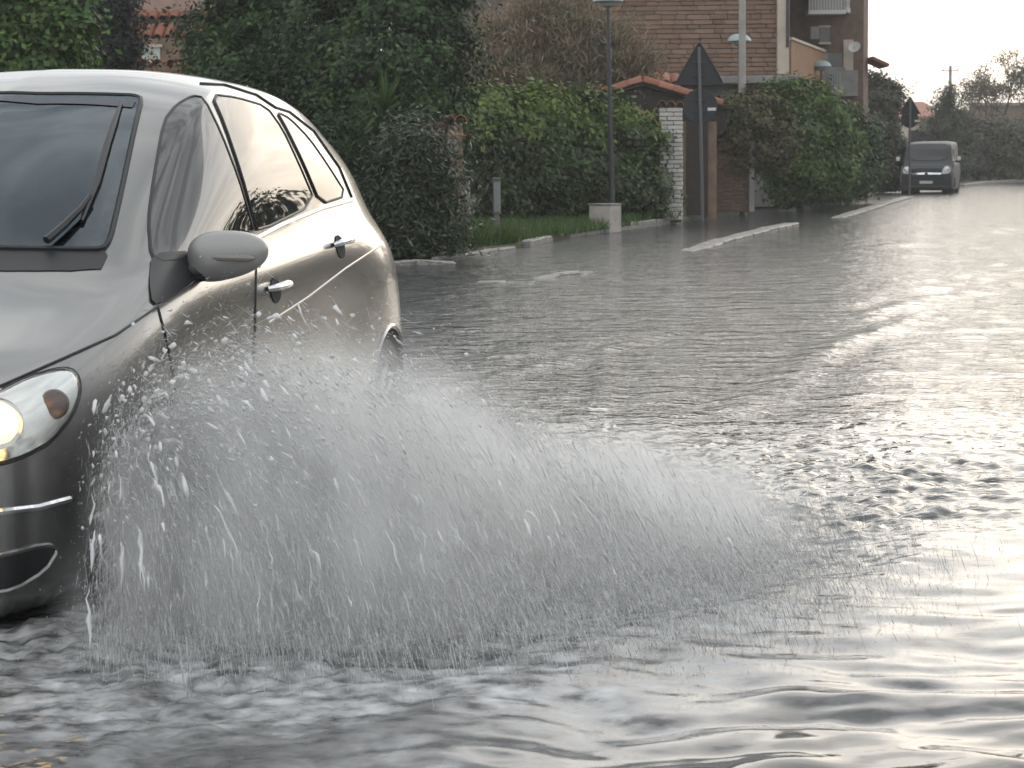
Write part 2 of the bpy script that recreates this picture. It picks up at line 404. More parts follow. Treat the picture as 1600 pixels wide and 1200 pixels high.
# --- glass
panel('windscreen', WS_full, hit_top, .04, .006, M_wglass, mirror=False, smooth_poly=1, rim=.009)
sw = dict(step=5, off=.004, m=M_sglass, rim=.006)
panel('front_side_window', [(300, 151), (318, 154), (345, 210), (371, 278), (388, 335), (396, 367), (330, 393), (258, 412), (236, 402), (232, 345), (240, 280), (256, 190), (275, 165)], hit_px, **sw)
panel('rear_side_window', [(330, 149), (368, 153), (415, 167), (440, 202), (465, 255), (492, 318), (402, 362), (396, 345), (376, 272), (350, 195)], hit_px, **sw)
panel('quarter_window', [(432, 176), (452, 186), (482, 217), (510, 257), (541, 306), (500, 319), (473, 255), (447, 202)], hit_px, **sw)
def line_on(px, r, m, name, parent=car, off=.002, step=6):
    P = []
    for a, b in zip(px[:-1], px[1:]):
        n = max(1, int(math.hypot(b[0] - a[0], b[1] - a[1]) / step))
        P += [(a[0] + (b[0] - a[0]) * k / n, a[1] + (b[1] - a[1]) * k / n) for k in range(n)]
    P.append(px[-1]); H = [hit_px(*p) for p in P]; H = [h + n * off for h, n in H if h is not None]
    if len(H) < 2: return
    for s in (1, -1): MB().tube([Vector((h.x, h.y * s, h.z)) for h in H], r, 6).build(name, m, parent, True)
line_on([(395, 376), (440, 352), (500, 327), (548, 314)], .009, M_chrome, 'belt_trim')
line_on([(313, 131), (350, 133), (400, 148), (430, 168)], .005, M_black, 'door_seam')
line_on([(430, 168), (452, 175), (490, 205), (530, 262), (549, 308)], .005, M_black, 'door_seam')
line_on([(245, 480), (180, 524), (100, 560), (0, 604)], .004, M_black, 'bonnet_seam')
line_on([(398, 372), (400, 420), (398, 520), (390, 640)], .003, M_black, 'door_seam')
line_on([(594, 384), (540, 420), (480, 466), (420, 505)], .014, M_paint, 'crease', off=-.0115)
line_on([(246, 478), (262, 540), (280, 640), (290, 720)], .003, M_black, 'door_seam')
# --- headlights
M_refl = mat('headlight_reflector', (.72, .73, .72), .22, metal=.85)
M_clear = wind_glass(); M_clear.name = 'clear_lens'; M_clear.node_tree.nodes['Transparent BSDF'].inputs[0].default_value = (.93, .94, .93, 1); M_clear.node_tree.nodes['Fresnel'].inputs[0].default_value = 1.45; M_clear.node_tree.nodes['Glossy BSDF'].inputs[0].default_value = (.95, .95, .95, 1)
HL = [(0, 612), (40, 592), (85, 578), (110, 577), (122, 590), (124, 615), (112, 650), (80, 690), (40, 712), (0, 725), (-45, 726), (-70, 690), (-60, 640)]
hls = panel('headlight', HL, hit_px, 6, .003, M_refl, rim=.007)
for _o, _n in zip(hls, panel('lens', HL, hit_px, 6, .006, None, bulge=.05)):
    _n.parent = _o; _n.data.materials.clear(); _n.data.materials.append(M_clear)
M_bulb = mat('headlight_bulb', (1, .9, .7), .4, emit=(1, .60, .20), estr=3.0)
M_amber = mat('brown_reflector', (.10, .07, .06), .3)
def disc_on(px, r, depth, m, name, parents, ring=None):
    h, n = hit_px(*px); 
    d0 = Vector((-.94, -.34, .05)).normalized()
    for s, par in zip((1, -1), parents):
        c = Vector((h.x, h.y * s, h.z)); nn = Vector((d0.x, d0.y * s, d0.z)); q = nn.to_track_quat('Z', 'Y').to_matrix()
        mb = MB().lathe([(0, depth), (r * .6, depth * .95), (r * .92, depth * .6), (r, 0), (r, -.02)], seg=28)
        mb.v = [tuple(q @ Vector(v) + c + nn * .002) for v in mb.v]; o = mb.build(name, m, par, True)
        if ring:
            mb = MB().lathe([(r * 1.02, -.01), (r * 1.02, .018), (r * 1.22, .018), (r * 1.25, -.01)], seg=32); mb.v = [tuple(q @ Vector(v) + c + nn * .004) for v in mb.v]; mb.build('lamp_ring', ring, par, True)
disc_on((-4, 662), .055, .045, M_bulb, 'bulb', hls, M_chrome)
disc_on((84, 632), .042, .022, M_amber, 'indicator', hls)
# --- bumper details
line_on([(-60, 806), (0, 800), (60, 793), (108, 780)], .010, M_chrome, 'bumper_strip')
panel('bumper_grille', [(-60, 876), (0, 868), (70, 850), (90, 858), (70, 892), (20, 922), (-30, 930), (-60, 928)], hit_px, 8, .006, M_black, rim=.008, rim_m=M_paint)
panel('radiator_grille', [(-.40, .44), (.40, .44), (.42, .60), (.36, .64), (-.36, .64), (-.42, .60)], lambda a, b: (c2l(-.866, a, b), Vector((-1, 0, 0))), .05, .004, M_black, mirror=False, rim=.010, rim_m=M_chrome)
# --- rear: tail lamps, rear window
panel('rear_window', [(.0, 1.16), (.50, 1.14), (.50, 1.30), (.42, 1.40), (0, 1.42), (-.42, 1.40), (-.50, 1.30), (-.50, 1.14)], lambda a, b: cast(c2l(5, a, b), Vector((-1, 0, 0))), .05, .004, M_sglass, mirror=False, rim=.008)
M_tail = mat('tail_lamp_red', (.35, .012, .012), .15, coat=1)
panel('tail_light', [(.60, .72), (.72, .74), (.74, .90), (.70, 1.06), (.60, 1.04)], lambda a, b: cast(c2l(5, a, b), Vector((-1, 0, 0))), .03, .005, M_tail, rim=.005)
# --- wheels
def wheel(X, Y):
    s = 1 if Y > 0 else -1
    e = bpy.data.objects.new('wheel', None); COL.objects.link(e); e.parent = car; e.location = c2l(X, Y, .316); e.empty_display_size = .1
    if s < 0: e.rotation_euler = (0, 0, math.pi)
    t = MB().lathe([(.20, -.095), (.27, -.102), (.305, -.09), (.316, -.06), (.316, .06), (.305, .09), (.27, .102), (.20, .095)], seg=48, axis='Y', closed=True); t.build('tyre', M_rub, e, True)
    r = MB().lathe([(.205, -.085), (.215, -.09), (.21, -.06), (.19, .0), (.19, .08)], seg=40, axis='Y')
    r.lathe([(0, -.065), (.035, -.065), (.045, -.05), (.045, 0), (0, 0)], seg=20, axis='Y')
    for k in range(10):
        a = 2 * math.pi * k / 10; r.tube([(.03 * math.cos(a), -.055, .03 * math.sin(a)), (.12 * math.cos(a), -.07, .12 * math.sin(a)), (.20 * math.cos(a), -.07, .20 * math.sin(a))], [.016, .013, .018], 6)
    r.build('rim', M_rim, e, True)
    MB().lathe([(.0, .0), (.19, .0), (.19, .02), (0, .02)], seg=24, axis='Y').build('brake_disc', M_dark, e, True)
for X, Y in ((0, .785), (0, -.785), (2.778, .785), (2.778, -.785)): wheel(X, Y)
for X in (0, 2.778):
    for s in (1, -1):
        arc = []
        for k in range(25):
            a = math.radians(-22 + 224 * k / 24); x, z = X + .352 * math.cos(a), .325 + .352 * math.sin(a); h, n = hit_side(x, max(z, .24))
            if h is not None: arc.append(Vector((h.x, (h.y + .004) * s, z)))
        MB().tube(arc, .013, 6).build('wheel_arch_lip', M_paint, car, True)
        mb = MB(); V = []; F = []
        for k in range(25):
            a = math.radians(-25 + 230 * k / 24)
            for y in (.875, .42): V.append((X + .36 * math.cos(a), -y * s, .325 + .36 * math.sin(a)))
        F = [(2 * k, 2 * k + 1, 2 * k + 3, 2 * k + 2) for k in range(24)]
        mb.add(V, F); V2 = [(X + .36 * math.cos(math.radians(15 * k)), -.42 * s, .325 + .36 * math.sin(math.radians(15 * k))) for k in range(24)]; mb.add(V2, [tuple(range(24))])
        mb.build('wheel_well', M_dark, car)
# --- mirrors
def mirror_shape():
    # housing: superellipsoid-ish shell swept across the car; local axes: a along car's left, b up, c forward
    bm = bmesh.new(); bmesh.ops.create_uvsphere(bm, u_segments=36, v_segments=22, radius=1)
    for v in bm.verts:
        x, y, z = v.co
        sx = lambda t, p: math.copysign(abs(t) ** p, t)
        y2 = sx(y, .75); z2 = sx(z, .8); x2 = sx(x, .85)
        fy = (y2 + 1) / 2
        hgt = .072 * (1 - .28 * fy * fy); zc = .018 * fy
        hgt *= 1.08
        v.co = Vector((x2 * (.075 - .02 * fy), y2 * .135, z2 * hgt + zc - (.02 if z2 < 0 else 0) * (1 - fy)))
    me = bpy.data.meshes.new('mirror_housing'); bm.to_mesh(me); bm.free(); me.shade_smooth(); return me
mh = mirror_shape()
MIRC = (.42, .955, 1.075)
for s in (1, -1):
    e = bpy.data.objects.new('door_mirror', None); COL.objects.link(e); e.parent = car; e.location = c2l(MIRC[0], MIRC[1] * s, MIRC[2]); e.empty_display_size = .1
    me = mh.copy(); bm = bmesh.new(); bm.from_mesh(me)
    for v in bm.verts: v.co.y *= -s
    if s > 0: bmesh.ops.reverse_faces(bm, faces=bm.faces[:])
    rot = Matrix.Rotation(-.12 * s, 3, 'Z')
    for v in bm.verts: v.co = rot @ v.co
    bm.to_mesh(me); bm.free(); me.materials.append(mat('lightened_body_paint', (.30, .295, .285), .38, metal=.45, coat=.3)); link('mirror_housing', me, None, e)  # body paint made lighter on the housing to offset its dark reflections
    def yy(a): return -a * s
    MB().tube([(.0, yy(-.15), -.055), (-.02, yy(-.09), -.05), (-.02, yy(-.03), -.045)], [.04, .032, .022], 10).build('mirror_arm', M_black, e, True)
    mb = MB(); pts = [rot @ Vector((-.074 + .018 * k / 7, yy(-.02 + .135 * k / 7), .0 - .004 * k / 7)) for k in range(8)]
    mb.tube(pts, [.004] + [.011] * 6 + [.004], 8).build('mirror_indicator', mat('indicator_lens', (.22, .20, .18), .2), e, True)
    mb = MB(); mb.box((.066, yy(.0), .005), (.006, .17, .09), bev=.002).build('mirror_glass', M_chrome, e)
panel('mirror_sail', [(236, 398), (300, 392), (296, 440), (262, 470), (236, 478), (232, 440)], hit_px, 6, .007, M_black)
# --- handles
for px in ((430, 452), (531, 384)):
    h, n = hit_px(*px); X = h.x; Z = h.z
    for s in (1, -1):
        def hs(x, z, o): 
            q, nn = hit_side(x, z); q = q + nn * o; return Vector((q.x, q.y * s, q.z))
        e = MB().tube([hs(X - .095, Z + .006, .004), hs(X - .08, Z + .008, .032), hs(X - .03, Z + .012, .042), hs(X + .03, Z + .014, .042), hs(X + .08, Z + .012, .032), hs(X + .095, Z + .010, .004)], [.010, .013, .014, .014, .013, .010], 8).build('door_handle', M_chrome, car, True)
        V = [hs(X + .06 * math.cos(a), Z + .045 * math.sin(a) - .004, .0035) for a in [2 * math.pi * k / 20 for k in range(20)]]
        MB().add(V, [tuple(range(20))]).build('handle_recess', M_dark, e)
# --- wipers, cowl, antenna, roof rails
def lay_top(P, o):
    r = []
    for X, Y in P:
        h, n = hit_top(X, Y); r.append(h + n * o)
    return r
def lay_px(P, o):
    r = []
    for p in P:
        h, n = hit_px(*p); r.append(h + n * o)
    return r
_bl = lay_px([(190, 166), (180, 195), (168, 232), (152, 290), (128, 352)], .016); _ar = lay_px([(75, 388), (100, 366), (128, 338), (142, 318)], .03)
for s in (1, -1):
    w = MB().tube([Vector((p.x, p.y * s, p.z)) for p in _bl], [.005, .010, .012, .012, .007], 6).build('wiper_blade', M_black, car, True)
    MB().tube([Vector((p.x, p.y * s, p.z)) for p in _ar], [.014, .013, .010, .008], 6).build('wiper_arm', M_black, w, True)
panel('sun_strip', [(x, y) for x, y in [(WS[-1][0] - .07, 0)] + [(p[0] - .07, p[1]) for p in WS[-2:-6:-1]] + [(p[0] - .012, p[1] * .99) for p in WS[-5:-1]] + [(WS[-1][0] - .012, 0)]][:1] + [(.86, .15), (.875, .28), (.89, .40), (.90, .47), (.955, .465), (.945, .39), (.93, .28), (.91, .15)] + [(.91, -.15), (.93, -.28), (.945, -.39), (.955, -.465), (.90, -.47), (.89, -.40), (.875, -.28), (.86, -.15)], hit_top, .03, .009, mat('sun_strip_glass', (.03, .033, .045), .12), mirror=False, smooth_poly=0)
panel('cowl', COWL[:-1] + [COWL[-1]] + [(x, -y) for x, y in COWL[-2:0:-1]], hit_top, .02, .003, M_black, mirror=False, smooth_poly=0)
MB().tube(lay_top([(2.9, .0)], .0) + [Vector((3.05, 0, 1.72))], [.008, .003], 6).build('antenna', M_black, car, True)
# --- inside: dashboard, steering wheel, seats
MB().box((.52, 0, .86), (.46, 1.36, .26), bev=.06).build('dashboard', M_dark, car)
sw_c = Vector((.86, -.36, .98)); q = Vector((1, 0, .42)).normalized().to_track_quat('Z', 'Y').to_matrix()
mb = MB().lathe([(.19 + .014 * math.cos(a), .014 * math.sin(a)) for a in [2 * math.pi * k / 8 for k in range(8)]], seg=36, closed=True)
mb.lathe([(0, -.02), (.06, -.01), (.06, -.04), (0, -.05)], seg=16)
for a in (0, math.pi, -math.pi / 2): mb.tube([(.05 * math.cos(a), .05 * math.sin(a), -.02), (.19 * math.cos(a), .19 * math.sin(a), 0)], .014, 6)
mb.v = [tuple(q @ Vector(v) + sw_c) for v in mb.v]; mb.build('steering_wheel', M_dark, car, True)
M_seat = mat('seat_fabric', (.03, .032, .036), .9)
for y in (-.36, .36):
    se = MB().box((1.45, y, .62), (.52, .50, .16), bev=.05); se.box((1.74, y, .93), (.14, .48, .60), bev=.06); se.box((1.80, y, 1.30), (.10, .27, .17), bev=.04); se.build('seat', M_seat, car, True)
MB().box((1.3, 0, .30), (3.4, 1.5, .06)).build('floor_pan', M_dark, car)
# ================================================================== driver (behind the windscreen)
def driver():
    root = bpy.data.objects.new('person', None); COL.objects.link(root); root.matrix_world = CMAT.copy()
    tag(root, 'driver in dark clothes with both hands on the steering wheel of the beige hatchback', 'person')
    def skin(name, pts, edges, rad, m):
        me = bpy.data.meshes.new(name); me.from_pydata([c2l(*p) for p in pts], edges, []); o = link(name, me, m, root)
        sk = o.modifiers.new('skin', 'SKIN')
        for i, r in enumerate(rad): me.skin_vertices[0].data[i].radius = (r, r) if not hasattr(r, '__len__') else r
        me.skin_vertices[0].data[0].use_root = True
        ss = o.modifiers.new('sub', 'SUBSURF'); ss.levels = 2; ss.render_levels = 2; return o
    M_cl = mat('dark_jacket', (.025, .027, .035), .9); M_sk = mat('skin', (.42, .27, .20), .6); M_hr = mat('dark_hair', (.02, .015, .012), .7)
    y0 = .36
    P = [(1.55, y0, .72), (1.57, y0, .95), (1.56, y0, 1.15), (1.55, y0, 1.25), (1.54, y0, 1.33), (1.51, y0, 1.40), (1.50, y0, 1.47),
         (1.53, y0 + .19, 1.18), (1.30, y0 + .27, 1.02), (1.06, y0 + .19, 1.03), (1.53, y0 - .19, 1.18), (1.30, y0 - .27, 1.02), (1.06, y0 - .19, 1.03),
         (1.32, y0 + .1, .70), (1.0, y0 + .12, .72), (1.32, y0 - .1, .70), (1.0, y0 - .12, .72)]
    E = [(0, 1), (1, 2), (2, 3), (3, 4), (4, 5), (5, 6), (2, 7), (7, 8), (8, 9), (2, 10), (10, 11), (11, 12), (0, 13), (13, 14), (0, 15), (15, 16)]
    R = [(.15, .12), (.16, .12), (.15, .10), .055, .06, .085, .075, .065, .05, .036, .065, .05, .036, .08, .07, .08, .07]
    skin('body', P, E, R, M_cl)
    # head with a face, hair
    bm = bmesh.new(); bmesh.ops.create_uvsphere(bm, u_segments=24, v_segments=18, radius=1)
    for v in bm.verts:
        x, y, z = v.co; w = .078 * (1 - .18 * max(0, -z)); d = .098 - .012 * max(0, -z)
        nose = .022 * math.exp(-((y / .14) ** 2 + ((z + .08) / .18) ** 2)) if x < 0 else 0
        eye = .007 * sum(math.exp(-(((y - s * .38) / .14) ** 2 + ((z - .12) / .12) ** 2)) for s in (1, -1)) if x < 0 else 0
        v.co = c2l(x * d - nose + eye + 1.50, y * w + y0, z * .122 + 1.43)
    me = bpy.data.meshes.new('head'); bm.to_mesh(me); bm.free(); me.shade_smooth(); link('head', me, M_sk, root)
    bm = bmesh.new(); bmesh.ops.create_uvsphere(bm, u_segments=20, v_segments=14, radius=1)
    for v in bm.verts:
        x, y, z = v.co; v.co = c2l(x * .1 + 1.518, y * .088 + y0, max(z, -.5 if x > 0 else .35) * .125 + 1.45)
    me = bpy.data.meshes.new('hair'); bm.to_mesh(me); bm.free(); me.shade_smooth(); link('hair', me, M_hr, root)
    for s in (1, -1):       # hands closed round the rim
        mb = MB(); wp = Vector((1.03, y0 + s * .19, 1.035)); rp = Vector((.90, y0 + s * .178, 1.03))
        L2 = lambda p: c2l(p.x, p.y, p.z)
        mb.tube([L2(wp), L2((wp + rp) / 2 + Vector((0, 0, .01))), L2(rp + Vector((.03, 0, .012)))], [.028, .04, .034], 8)
        for k in range(4):
            a = rp + Vector((.02, s * .006, .045 - k * .022)); mb.tube([L2(a), L2(a + Vector((-.045, s * .012, .006))), L2(a + Vector((-.06, -s * .012, 0))), L2(a + Vector((-.04, -s * .03, -.004)))], [.010, .010, .009, .007], 6)
        mb.tube([L2(rp + Vector((.04, -s * .01, .03))), L2(rp + Vector((0, -s * .035, .045))), L2(rp + Vector((-.03, -s * .04, .03)))], [.011, .010, .008], 6)
        mb.build('hand', M_sk, root, True)
driver()

# ================================================================== ground, verge, pavement, kerbs
M_asph = mat('asphalt', (.05, .05, .05), .85, var=.25, vscale=3, bump=.4, bscale=120)
M_soil = mat('verge_soil', (.075, .062, .04), .95, col2=(.06, .08, .03), vscale=2.2, bump=.6, bscale=25)
M_conc = mat('kerb_concrete', (.19, .18, .165), .5, var=.45, vscale=9, bump=.25, bscale=70)
g = MB().add([(-310, -310, ROADZ), (310, -310, ROADZ), (310, 310, ROADZ), (-310, 310, ROADZ)], [(0, 1, 2, 3)]).build('ground', M_asph); tag(g, 'wet asphalt ground under the flood water', None, kind='structure')
def gpt(px, py, z=0): v = gnd(px, py, z); return (v.x, v.y)
EDGE_L = [(-60, 16), (-20, 22)] + [gpt(*p) for p in ((300, 416), (600, 405), (740, 396), (820, 386), (890, 370), (1060, 348), (1110, 336), (1180, 323), (1320, 306), (1400, 298), (1500, 290), (1600, 283))]
EDGE_R = [(35, 112), (27.5, 80), (20, 52), (13.5, 28), (7.5, 5), (6.5, -40)]
def slope_bank(name, edge, back, z, label):
    n = len(edge); V = []; F = []
    for (x, y), (bx, by) in zip(edge, back):
        dx, dy = bx - x, by - y; l = math.hypot(dx, dy)
        for t, h in ((0, -.16), (.06, z * .6), (.5, z), (2.5, z * 1.35), (l * .5, z * 1.5), (l, z * 1.6)):
            q = t / l; V.append((x + dx * q, y + dy * q, h + (.03 * pnoise(np.array([x * .7 + t]), np.array([y * .7]))[0] if t > .1 else 0)))
    for i in range(n - 1):
        for k in range(5): F.append((i * 6 + k, (i + 1) * 6 + k, (i + 1) * 6 + k + 1, i * 6 + k + 1))
    o = MB().add(V, F).build(name, M_soil, None, True); return tag(o, label, None, kind='structure')
def densline(P, n=6):
    o = []
    for a, b in zip(P[:-1], P[1:]): o += [(a[0] + (b[0] - a[0]) * k / n, a[1] + (b[1] - a[1]) * k / n) for k in range(n)]
    return o + [P[-1]]
EL = densline(EDGE_L); ER = densline(EDGE_R)
verge = slope_bank('verge', EL, [(x * 1.0 - 40, y + 160) for x, y in EL], .07, 'grassy earth verge along the left side of the flooded road')
bank = slope_bank('verge', ER, [(x + 200, y + 80) for x, y in ER], .10, 'earth verge along the other side of the flooded road')
pv = densline([gpt(*p, ROADZ + .03) for p in ((735, 446), (840, 437), (925, 428), (1075, 390), (1235, 353), (1310, 341), (1420, 309))], 4)
pb = densline([EDGE_L[5], EDGE_L[5], EDGE_L[6], EDGE_L[7], EDGE_L[8], EDGE_L[10], EDGE_L[11]], 4)
mb = MB(); n = len(pv); mb.add([(x, y, -.035) for x, y in pv] + [(x, y, -.02) for x, y in pb] + [(x, y, ROADZ - .02) for x, y in pv], [(i, i + 1, n + i + 1, n + i) for i in range(n - 1)] + [(2 * n + i, 2 * n + i + 1, i + 1, i) for i in range(n - 1)])
pav = mb.build('pavement', M_conc); tag(pav, 'flooded pavement between the kerb and the verge', None, kind='structure')
_kv = []
for k in range(5):
    bm = bmesh.new(); bmesh.ops.create_cube(bm, size=1); bmesh.ops.bevel(bm, geom=bm.edges[:], offset=.09, segments=1, affect='EDGES')
    for v in bm.verts: v.co += Vector([random.uniform(-.03, .03) for _ in range(3)])
    me = bpy.data.meshes.new('kerb_stone'); bm.to_mesh(me); bm.free(); me.materials.append(M_conc); _kv.append(me)
def kerb(P, tops, w, sl, parent, name='kerb_stone', depth=.2):
    """stones along a polyline of ground points; tops = heights at its ends"""
    L = [0]
    for a, b in zip(P[:-1], P[1:]): L.append(L[-1] + math.dist(a, b))
    n = max(1, round(L[-1] / sl)); xs = [p[0] for p in P]; ys = [p[1] for p in P]
    for i in range(n):
        s0, s1 = L[-1] * i / n, L[-1] * (i + 1) / n; sm = (s0 + s1) / 2
        a = Vector((np.interp(s0, L, xs), np.interp(s0, L, ys), 0)); b = Vector((np.interp(s1, L, xs), np.interp(s1, L, ys), 0)); d = b - a
        t = np.interp(sm / L[-1], np.linspace(0, 1, len(tops)), tops) + random.uniform(-.006, .006)
        o = link(name, random.choice(_kv), None, parent); o.location = ((a.x + b.x) / 2, (a.y + b.y) / 2, t - depth / 2)
        o.scale = (d.length - .012, w, depth); sl_t = (np.interp(s1 / L[-1], np.linspace(0, 1, len(tops)), tops) - np.interp(s0 / L[-1], np.linspace(0, 1, len(tops)), tops)) / d.length
        o.rotation_euler = (random.uniform(-.02, .02), -math.atan(sl_t) + random.uniform(-.008, .008), math.atan2(d.y, d.x))
kz = lambda pts, z=0: [gpt(*p, z) for p in pts]
kerb(kz([(598, 413), (650, 414), (704, 412)]), [.02, .07, .02], .35, .45, verge)
kerb(kz([(742, 441), (838, 441)]), [.002, .012], .25, .42, pav)
kerb(kz([(838, 436), (880, 430), (928, 424)]), [.0, .035, .0], .16, .5, pav)
kerb(kz([(1068, 393), (1120, 380), (1180, 367), (1237, 354)]), [-.01, .05, .075, .08], .30, .95, pav)
kerb(kz([(1308, 341), (1360, 327), (1420, 309)]), [.03, .07, .06], .30, 1.0, pav)
kerb(kz([(822, 386), (858, 377)]), [.09, .10], .14, .9, verge); kerb(kz([(885, 371), (970, 359), (1062, 348)]), [.10, .13, .12], .16, 1.0, verge)
kerb(kz([(1108, 335), (1140, 329), (1178, 323)]), [.12, .14], .16, 1.0, verge); kerb(kz([(1238, 316), (1280, 311), (1325, 305)]), [.12, .12], .18, 1.0, verge)
kerb(kz([(1375, 301), (1408, 298)]), [.10, .10], .2, 1.0, verge); kerb(kz([(1502, 292), (1540, 288), (1600, 284)]), [.12, .15, .15], .25, 1.2, verge)
kerb(kz([(680, 405), (740, 397), (800, 389)]), [.03, .05], .14, .8, verge)

# ================================================================== vegetation
def leafmat(name, rough=.5, trans=.25): return mat(name, (1, 1, 1), rough, attr='tint', trans=trans, spec=.35)
M_leaf = leafmat('leaves'); M_gloss = leafmat('glossy_leaves', .3, .15); M_bark = mat('bark', (.07, .055, .042), .95, var=.3, vscale=14, bump=.7, bscale=40)
def rdir(n, rng): v = rng.normal(size=(n, 3)); return v / np.linalg.norm(v, axis=1, keepdims=True)
def leaves(name, lobes, nleaf, size, cols, rng, clump=.22, ncl=60, outward=.6, droop=0, hollow=.55, jit=.25, axis_mode='rand', minz=.05):
    """lobes: (centre, (rx,ry,rz)); leaf-sized rhombs gathered in clumps over and inside the lobes"""
    C = np.array([tuple(c) for c, _ in lobes]); Rr = np.array([r for _, r in lobes]); ar = (Rr[:, 0] * Rr[:, 2]) ** 1.0; ar = ar / ar.sum()
    nc = np.maximum(6, (ncl * len(lobes) * ar).astype(int)); cc = []; cd = []; 
    for i in range(len(lobes)):
        d = rdir(nc[i], rng); rad = hollow + (1 - hollow) * rng.random(nc[i]) ** .45; cc.append(C[i] + d * Rr[i] * rad[:, None] * (1 + .12 * rng.normal(size=nc[i]))[:, None]); cd.append(d)
    cc = np.concatenate(cc); cd = np.concatenate(cd); k = rng.integers(0, len(cc), nleaf)
    csz = clump * (.6 + .8 * rng.random(len(cc)))
    off = rng.normal(size=(nleaf, 3)) * csz[k][:, None] * np.array([1, 1, .75]); p = cc[k] + off
    nrm = rdir(nleaf, rng) * (1 - outward) + (cd[k] + np.array([0, 0, .5])) * outward; nrm /= np.linalg.norm(nrm, axis=1, keepdims=True)
    t = rdir(nleaf, rng) + np.array([0, 0, -droop])
    if axis_mode == 'out': t = cd[k] * .7 + np.array([0, 0, .9 - droop]) + .55 * rdir(nleaf, rng)
    t -= (t * nrm).sum(1, keepdims=True) * nrm; t /= np.linalg.norm(t, axis=1, keepdims=True); b = np.cross(nrm, t)
    ln = size[0] * (.6 + .8 * rng.random(nleaf))[:, None]; wd = ln * size[1] / size[0]
    V = np.stack([p - t * ln / 2, p + b * wd / 2 - t * ln * .05, p + t * ln / 2, p - b * wd / 2 - t * ln * .05], 1).reshape(-1, 3)
    V[:, 2] = np.maximum(V[:, 2], minz)
    F = np.arange(nleaf * 4).reshape(-1, 4)
    cols = np.array(cols); tc = cols[rng.integers(0, len(cols), len(cc))]; col = tc[k] * (1 + jit * rng.normal(size=(nleaf, 1))).clip(.4, 1.8)
    return npmesh(name, V, F, np.repeat(col, 4, axis=0))
def trunk(base, lobes, r, n=7, rng=None):
    mb = MB(); top = sum((Vector(c) for c, _ in lobes), Vector()) / len(lobes); b = Vector(base)
    m = b.lerp(top, .5) + Vector((random.uniform(-.1, .1), random.uniform(-.1, .1), 0)); mb.tube([b - Vector((0, 0, .25)), b + Vector((0, 0, .05)), m, top], [r * 1.25, r, r * .75, r * .4], 8)
    for c, rr in lobes[:n]:
        c = Vector(c); s = b.lerp(top, random.uniform(.3, .8)); mid = s.lerp(c, .5) + Vector((random.uniform(-.15, .15), random.uniform(-.15, .15), .1)); mb.tube([s, mid, c, c + (c - s) * .2], [r * .5, r * .35, r * .18, r * .06], 6)
        for q in range(3):
            e = c + Vector(rdir(1, RNG)[0]) * (min(rr) * .8); mb.tube([mid, (mid + e) / 2 + Vector((0, 0, .05)), e], [r * .22, r * .14, r * .05], 5)
    return mb
def plant(name, label, cat, base, lobes, nleaf, size, cols, seed, r=.08, m=None, group=None, **k):
    rng = np.random.default_rng(seed); e = empty(name, base, label, cat, group=group); inv = Matrix.Translation(-Vector(base))
    lb = [(Vector(c) - Vector(base), rr) for c, rr in lobes]; k.setdefault('minz', .02 - base[2] if base[2] > 0 else .05)
    link('crown', leaves('crown', lb, nleaf, size, cols, rng, **k), m or M_leaf, e)
    trunk((0, 0, 0), lb, r).build('trunk', M_bark, e, True); return e
def lobe(px, py, rpx, d, ry=None, sq=1.0):
    c = at(px, py, d); s = d / FPX; return (c, (rpx * s, (ry if ry else rpx * s * .85), rpx * s * sq))
def gb(px, d, z=.08): v = at(px, 300, d); return Vector((v.x, d, z))
DG = [(.022, .050, .016), (.032, .066, .018), (.044, .084, .020), (.026, .050, .022)]
MG = [(.048, .092, .022), (.072, .125, .026), (.094, .15, .030), (.060, .105, .024)]
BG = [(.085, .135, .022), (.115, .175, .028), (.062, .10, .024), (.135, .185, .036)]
# big evergreens behind the car
plant('evergreen_tree', 'big dense dark evergreen tree with a round crown beside the ivy hedge', 'tree', gb(610, 33), [lobe(530, 60, 95, 33), lobe(620, 40, 110, 33), lobe(690, 90, 58, 32.6), lobe(600, 130, 110, 32.5), lobe(520, 170, 90, 32.6), lobe(660, 190, 75, 32.5), lobe(580, 230, 95, 32.6), lobe(560, -60, 110, 33.4), lobe(660, -60, 90, 33.4), lobe(640, 300, 70, 32.8), lobe(540, 310, 80, 32.8)], 82000, (.092, .044), DG + MG[:1], 21, r=.14, clump=.15, ncl=75, hollow=.6)
plant('evergreen_tree', 'looser dark green tree between the big evergreen and the tile roofed house', 'tree', gb(400, 34.5), [lobe(345, 70, 62, 34.5), lobe(420, 40, 85, 34.5), lobe(470, 100, 70, 34.2), lobe(390, 140, 85, 34), lobe(460, 200, 80, 34), lobe(330, 150, 50, 34.2), lobe(400, -40, 80, 35), lobe(440, 280, 80, 34.2)], 50000, (.096, .048), [(.028, .060, .022), (.036, .074, .024), (.044, .088, .024), (.056, .105, .026)], 22, r=.11, clump=.17, ncl=65)
plant('leafy_tree', 'fresh green leafy tree behind the car roof, clear of the other trees', 'tree', gb(50, 30), [lobe(30, 20, 70, 30), lobe(85, 45, 55, 30), lobe(-40, 40, 80, 30), lobe(60, -40, 80, 30.3), lobe(20, 110, 80, 29.8), lobe(95, 100, 40, 29.8), lobe(-60, 130, 70, 30), lobe(40, 200, 70, 30)], 42000, (.105, .06), MG + [(.05, .12, .02)], 23, r=.12, clump=.16, ncl=55)
